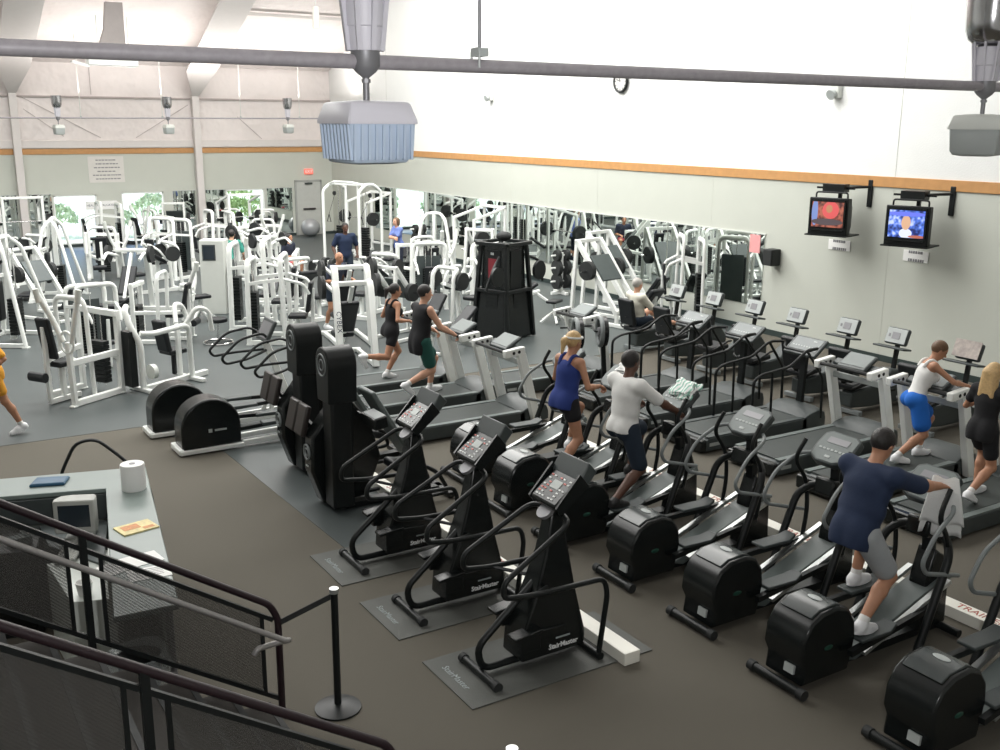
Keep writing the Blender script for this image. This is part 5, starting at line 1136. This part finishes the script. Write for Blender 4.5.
    for sd, sh, el, wr, hp, kn, an, fp, tg in J:
        aw = (.040 if female else .050) * s * B ** .5
        f.cone(sh, el, aw * 1.08, aw * .80, .035); f.cone(el, el + (wr - el) * .35, aw * .80, aw * .84, .02); f.cone(el + (wr - el) * .3, wr, aw * .84, aw * .56, .02)
        dr = nrm(wr - el); dr = nrm(dr * .8 + nrm(tg - wr) * .4); inn = -lf * sd; lat = nrm(inn - dr * (inn @ dr)); pn = np.cross(dr, lat); pn = pn if pn[2] < 0 else -pn
        c0 = wr + dr * .045 * s; f.ell(c0, np.array((.050, .040, .017)) * s, np.stack([dr, lat, pn], 1), .012); f.cone(wr, c0, .022 * s, .02 * s, .012)
        for q in range(4):
            p = wr + dr * .082 * s + lat * (.030 - .02 * q) * s; dd = dr; ln = (.036, .042, .039, .030)[q]
            for sg in range(3):
                an_ = rad(curl * (.6 if sg == 0 else 1)); dd = nrm(dd * math.cos(an_) + np.cross(lat, dd) * math.sin(an_) * (1 if np.cross(lat, dd) @ pn > 0 else -1) if sg == 0 else dd * math.cos(an_) + nrm(np.cross(np.cross(dd, pn) if abs(dd @ pn) < .99 else lat, dd)) * math.sin(an_)) if sg == 0 else nrm(dd * math.cos(an_) + (pn * (dr @ dd) - dr * (pn @ dd)) * math.sin(an_))
                e = p + dd * ln * s * (1, .7, .55)[sg]; f.cone(p, e, .0095 * s, .0085 * s, .006); p = e
        p = wr + dr * .03 * s + lat * .032 * s; e = p + nrm(lat * .6 + dr * .7 + pn * .3) * .042 * s; f.cone(p, e, .013 * s, .011 * s, .008); f.cone(e, e + nrm(dr * .8 + pn * .5) * .03 * s, .011 * s, .009 * s, .006)
        tb = (.088 if not female else .085) * s * B ** .5
        f.cone(hp, kn, tb, .056 * s, .05); f.cone(kn, kn, .056 * s, .056 * s, .02); cal = kn + (an - kn) * .32 - np.array((.018, 0, 0)) * s; f.cone(kn, cal, .052 * s, .058 * s, .02); f.cone(cal, an, .058 * s, .036 * s, .02)
        fd = np.array((math.cos(rad(fp)), 0, -math.sin(rad(fp)))); fu = np.array((math.sin(rad(fp)), 0, math.cos(rad(fp)))); hl_ = an - fu * .045 * s - fd * .03 * s; toe = hl_ + fd * .20 * s - fu * .012 * s
        f.cone(an, hl_, .036 * s, .034 * s, .02); f.cone(hl_, toe, .034 * s, .026 * s, .03)
        sf = Field(); Rf = np.stack([fd, np.array((0, 1, 0.)), fu], 1); mid = hl_ + fd * .09 * s - fu * .010 * s
        sf.cone(hl_, hl_ + fd * .1 * s, .046 * s, .044 * s, .02).cone(hl_ + fd * .1 * s - fu * .008 * s, toe - fu * .004, .046 * s, .036 * s, .02).ell(mid - fu * .026 * s, np.array((.15, .05, .022)) * s, Rf, .015).cone(an - fu * .01, hl_, .047 * s, .046 * s, .02)
        o = field_obj('shoe', sf, vox, shoes, t, [(hl_ - fu * .046 * s, -fu)])
        if socks:
            kf = Field(); m_ = an + (kn - an) * (.10 if socks == 'sock' else .3); kf.cone(an - (kn - an) * .02, m_, .041 * s, .043 * s, .02); field_obj('sock', kf, vox, socks, t)
        if not tank and sleeve > .2:
            e = sh + (el - sh) * sleeve * 1.9 if sleeve <= .5 else el
            shirtf.cone(sh, sh + (el - sh) * min(1, sleeve * 1.55), aw * 1.08 + .012, aw * .9 + .022, .02)
            if sleeve > .9: shirtf.cone(el, wr, aw * .8 + .016, aw * .6 + .014, .03)
        k_ = hp + (kn - hp) * leg; shortf.cone(hp, k_, tb + .010 + loose * .4, (tb + (.056 * s - tb) * leg) + .018 + loose, .04)
        if leg > .97: shortf.cone(kn, an + (kn - an) * .1, .068 * s, .052 * s, .03)
    field_obj('body', f, vox, skin, t)
    torso(shirtf, .012)
    if hem > .05:
        shirtf.ell(T(-.005, 0, -.03), np.array((.106 * B, .158, .13 + hem * .6)) * s + .014, Rb, .05)
        for sd in (1, -1): shirtf.ell(T(-.065, sd * .07, -.05), np.array((.074, .078, .10 + hem * .4)) * s + .015, Rb, .04)
    cl = [(T(0, 0, -hem), -up)] + ([(T(.02, 0, .475), nrm(up + fw * .30))] if tank else [])
    if tank: shirtf.p = [q for q in shirtf.p if not (q[0] == 'c' and abs(q[3] - (.055 * s + .012)) < 1e-6)]
    so = field_obj('shirt', shirtf, vox, shirt, t, cl)
    if tank:
        for sd in (1, -1): b = MB(); b.tube([T(.105, sd * .07, .36), T(.085, sd * .075, .44), T(.035, sd * .08, .505), T(-.02, sd * .08, .525), T(-.07, sd * .08, .49), T(-.10, sd * .07, .40)], .022 * s, 8, .03); b.build('shoulder_strap', shirt, t)
    shortf.ell(T(-.005, 0, .0), np.array((.105 * B, .158, .115)) * s + .009, Rb, .05)
    for sd in (1, -1): shortf.ell(T(-.07, sd * .07, -.04), np.array((.075, .076, .088)) * s + .008, Rb, .04)
    field_obj('shorts' if leg < .97 else 'trousers', shortf, vox, shorts, t, [(T(0, 0, .09), up)])
    # face details and hair
    b = MB()
    for sd in (1, -1): b.ball(hc + hf * .083 * s + hl * sd * .031 * s + hu * .022 * s, .010 * s, 8, 6)
    b.build('eyes', 'eye', t)
    b = MB(); b.tube([hc + hf * .099 * s + hl * q * .02 * s - hu * (.056 - .004 * abs(q)) * s for q in (-1, 0, 1)], .005 * s, 6); b.build('mouth', 'lip', t)
    if hairk != 'bald':
        hfld = Field(); hfld.ell(hc + hu * .035 * s - hf * .014 * s, np.array((.105, .088, .102)) * s, Rh, .02)
        if hairk == 'long':
            for q in (-1, 0, 1): hfld.cone(hc - hf * .06 * s + hl * q * .05 * s, hc - hf * .09 * s + hl * q * .07 * s - hu * .26 * s, .06 * s, .04 * s, .04)
        if hairk == 'bob': hfld.ell(hc - hf * .03 * s - hu * .03 * s, np.array((.085, .095, .11)) * s, Rh, .03)
        if hairk == 'tail': hfld.cone(hc - hf * .09 * s + hu * .04 * s, hc - hf * .15 * s + hu * .02 * s, .035 * s, .04 * s, .02).cone(hc - hf * .15 * s + hu * .02 * s, hc - hf * .17 * s - hu * .12 * s, .04 * s, .016 * s, .02)
        cut = nrm(hf * .75 - hu * .62) if hairk == 'short' else nrm(hf * .95 - hu * .30); field_obj('hair', hfld, vox, hair, t, [(hc + hf * .052 * s + hu * .045 * s, cut)])
    if headband:
        b = MB(); pts = [hc + hu * .058 * s + hf * .112 * s * math.cos(q) - hf * .012 * s + hl * .094 * s * math.sin(q) for q in [k * math.pi / 12 for k in range(24)]]; b.tube(pts, .013 * s, 6, closed=True); b.build('headband', 'towel', t)
    return t
# main figures
person('person in a royal blue tank top and white headband striding on an elliptical trainer', (6.66, 9.36, 0), 8, 1.76, True, bulk=1.15, pelvis=(.02, 0, 1.20), lean=9, hands=((.42, .22, 1.38), (.40, -.22, 1.30)), feet=((.36, .19, .50, 6), (-.17, -.19, .325, 18)), look=(0, 6), skin='skint', shirt='bluetop', tank=True, shorts='blackc', leg=.34, hair='hairbl', hairk='tail', headband=True, hem=.10)
person('person in a white polo shirt and dark shorts on an elliptical trainer, seen from behind', (6.70, 8.29, 0), 4, 1.80, False, pelvis=(.0, 0, 1.16), lean=4, hands=((.50, .30, 1.28), (.56, -.30, 1.26)), feet=((.36, .19, .50, 4), (-.20, -.19, .325, 10)), look=(0, 4), skin='skinb', shirt='whitec', sleeve=.55, shorts='navys', loose=.012, leg=.88, hair='hairb', hairk='short', shoes='shoeb', socks=None, hem=.06, bulk=1.08)
person('person in a dark blue T shirt and grey shorts leaning forward on an elliptical trainer', (6.52, 5.05, 0), 4, 1.84, False, pelvis=(-.02, 0, 1.16), lean=18, hands=((.66, .32, 1.34), (.78, -.28, 1.42)), feet=((.38, .19, .50, 4), (-.04, -.19, .325, 10)), look=(-4, 28), skin='skint', shirt='navy', sleeve=.6, shorts='greyc', loose=.012, leg=.80, hair='hairb', hairk='short', hem=.15, bulk=1.2)
person('person in a black sleeveless top and green shorts walking on a treadmill', (7.02, 13.66, 0), 4, 1.84, False, pelvis=(.0, 0, 1.10), lean=5, hands=((.40, .20, 1.12), (.46, -.28, 1.14)), feet=((.28, .10, .22, -6), (-.26, -.10, .30, 40)), look=(-14, 6), skin='skin', shirt='blackc', sleeve=.12, shorts='dgreen', loose=.015, leg=.72, hair='hairb', hem=.22, vox=.011, bulk=1.1)
person('person in black tank top and black shorts running on a treadmill, foot kicked back', (7.08, 14.82, 0), 4, 1.66, True, pelvis=(.0, 0, 1.04), lean=7, hands=((.28, .24, 1.22), (.22, -.28, 1.16)), feet=((.02, .10, .22, 8), (-.52, -.09, .52, 60)), look=(-10, 4), skin='skint', shirt='blackc', tank=True, shorts='blackc', leg=.42, hair='hairb', hairk='tail', hem=.1, vox=.011, khint=((1, .1, .15), (1, -.1, -.3)))
person('person in a white tank top and bright blue shorts leaning on a treadmill post', (10.86, 7.74, 0), -18, 1.70, True, pelvis=(.0, 0, 1.02), lean=20, twist=-12, hands=((.52, .10, 1.20), (.58, -.26, 1.18)), feet=((.26, .12, .23, 0), (-.22, -.14, .24, 10)), look=(-10, 32), skin='skint', shirt='whitec', tank=True, shorts='blue', loose=.03, leg=.66, hair='hairbr', hairk='short', hem=.02, vox=.011, ehint=((-.4, .8, -.4), (-.4, -.8, -.4)))
person('person in short sleeved black clothes at the right edge, walking on a treadmill', (10.32, 6.46, 0), 2, 1.64, True, pelvis=(.0, 0, 1.04), lean=6, hands=((.36, .26, 1.24), (.36, -.26, 1.24)), feet=((.22, .10, .225, 0), (-.24, -.10, .26, 26)), look=(0, 4), skin='skint', shirt='blackc', sleeve=.35, shorts='blackc', leg=.62, hair='hairbl', hairk='long', hem=.14, vox=.011)
person('person in a cream shirt pedalling a recumbent bike before the mirror', (12.62, 15.25, 0), 0, 1.76, False, pelvis=(-.04, 0, .64), lean=-8, hands=((.36, .24, .66), (.36, -.24, .66)), feet=((.80, .22, .46, -30), (.92, -.22, .40, -30)), look=(0, 5), skin='skin', shirt='creamc', sleeve=.6, shorts='navys', leg=.45, hair='hairg', vox=.0125, hem=.02, khint=((.3, .1, 1), (.3, -.1, 1)))
person('person in an orange top and shorts cut by the left edge of the picture', (1.24, 15.38, 0), 195, 1.68, True, pelvis=(.0, 0, .94), lean=3, hands=((.12, .28, .95), (-.05, -.28, .90)), feet=((-.24, .10, .02, 18), (.22, -.10, 0, -4)), skin='skint', shirt='orange', sleeve=.5, shorts='orange', leg=.62, hair='hairbr', vox=.0125, hem=.12)
# people among the weights
person('person in a green shirt standing right of the kiosk, seen from behind', (7.75, 25.4, 0), 60, 1.70, pelvis=(0, 0, .93), lean=16, hands=((.30, .26, .95), (.30, -.26, .95)), shirt='teal', shorts='darkc', leg=.8, hair='hairb', vox=.017)
person('person in dark clothes sitting on a low bench left of the silver ball', (10.0, 27.6, 0), -60, 1.72, pelvis=(0, 0, .52), lean=10, hands=((.30, .12, .62), (.30, -.12, .62)), feet=((.42, .14, 0, 0), (.42, -.14, 0, 0)), skin='skint', shirt='darkc', shorts='pinkc', leg=.7, hair='hairb', vox=.017)
person('person in a navy shirt standing by the weight stacks in the middle distance', (10.75, 25.2, 0), -100, 1.80, hands=((.14, .30, .86), (.14, -.30, .86)), skin='skinb', shirt='navy', shorts='navys', leg=.9, hair='hairb', vox=.017, bulk=1.1)
person('person in dark clothes with white shoes bending under a white machine arm', (8.35, 20.3, 0), -70, 1.72, pelvis=(0, 0, .92), lean=22, hands=((.42, .26, 1.02), (.42, -.26, 1.02)), feet=((.05, .12, 0, 0), (-.05, -.12, 0, 0)), skin='skint', shirt='darkc', shorts='navys', leg=.55, hairk='bald', vox=.015)
person('person in a periwinkle blue shirt with folded arms near the mirror', (12.9, 26.4, 0), -170, 1.70, True, hands=((.20, -.12, 1.14), (.22, .12, 1.10)), skin='skin', shirt='peri', sleeve=.45, shorts='darkc', leg=1, hair='hairbr', hairk='bob', vox=.016, ehint=((.3, .8, -.6), (.3, -.8, -.6)))
# ================================================================ light, sky, camera
w = bpy.data.worlds.new('World'); SC.world = w; w.use_nodes = True; nt = w.node_tree; bg = nt.nodes['Background']
sky = nt.nodes.new('ShaderNodeTexSky'); sky.sky_type = 'NISHITA'; sky.sun_elevation = rad(50); sky.sun_rotation = rad(200); sky.sun_disc = False; sky.altitude = 50
nt.links.new(sky.outputs[0], bg.inputs['Color']); bg.inputs['Strength'].default_value = .55
def area(name, loc, size, power, rot=(0, 0, 0), col=(1, 1, 1)):
    l = bpy.data.lights.new(name, 'AREA'); l.shape = 'RECTANGLE'; l.size, l.size_y = size; l.energy = power; l.color = col
    o = bpy.data.objects.new(name, l); COL.objects.link(o); o.location = loc; o.rotation_euler = [rad(a) for a in rot]; return o
area('bounce_fill_back', (5, 25.5, 10.2), (20, 8), 3900, col=(1, .99, .96))  # added overhead fill in place of indirect bounce, not a ceiling fixture
area('bounce_fill_middle', (7, 16.0, 10.2), (18, 5), 1750, col=(1, .99, .96))  # added bounce fill over the middle rows, no fixture there
area('bounce_fill_near', (5, 5, 10.2), (16, 6), 260, col=(1, .98, .95))  # weak added bounce fill over the foreground, no fixture there
area('roof_fill', (10.5, 36.0, 5.2), (10, .6), 300, (180, 0, 0), (1, .95, .92))  # added upward fill that brightens the right roof bay, no cove there
area('roof_fill_left', (0, 36.0, 5.2), (9, .6), 55, (180, 0, 0), (1, .93, .90))  # weaker added upward fill for the roof on the left
area('upper_wall_fill', (11.5, 20, 9.6), (3, 26), 750, (0, -62, 0), (1, 1, 1))  # added fill aimed at the right wall to whiten its upper part
s = bpy.data.lights.new('sun', 'SUN'); s.energy = 7; s.angle = rad(1); so_ = bpy.data.objects.new('sun', s); COL.objects.link(so_); so_.rotation_euler = (rad(-40), 0, rad(20))
area('camera_flash', (.25, -.15, 4.55), (.12, .08), 130, (76, 0, -31.7), (1, .99, 1))
cam = bpy.data.cameras.new('camera'); co = bpy.data.objects.new('camera', cam); COL.objects.link(co); SC.camera = co
f_, pi_, ya_, ro_ = 1023.84, rad(13.785), rad(31.734), rad(.329)
cp, sp, cy, sy = math.cos(pi_), math.sin(pi_), math.cos(ya_), math.sin(ya_)
F_ = V((sy * cp, cy * cp, -sp)); r_ = V((cy, -sy, 0)); u_ = r_.cross(F_)
Rt = r_ * math.cos(ro_) + u_ * math.sin(ro_); Up = -r_ * math.sin(ro_) + u_ * math.cos(ro_)
co.matrix_world = Matrix(((Rt.x, Up.x, -F_.x, 0), (Rt.y, Up.y, -F_.y, 0), (Rt.z, Up.z, -F_.z, 4.3), (0, 0, 0, 1)))
cam.sensor_fit = 'HORIZONTAL'; cam.sensor_width = 36; cam.lens = f_ * 36 / 1000; cam.clip_start = .05; cam.clip_end = 300
SC.view_settings.view_transform = 'Standard'; SC.view_settings.look = 'None'; SC.view_settings.exposure = 0; SC.view_settings.gamma = 1
SC.cycles.max_bounces = 8; SC.cycles.diffuse_bounces = 3; SC.cycles.glossy_bounces = 4; SC.cycles.transparent_max_bounces = 12; SC.cycles.caustics_reflective = False; SC.cycles.caustics_refractive = False; SC.cycles.sample_clamp_indirect = 4
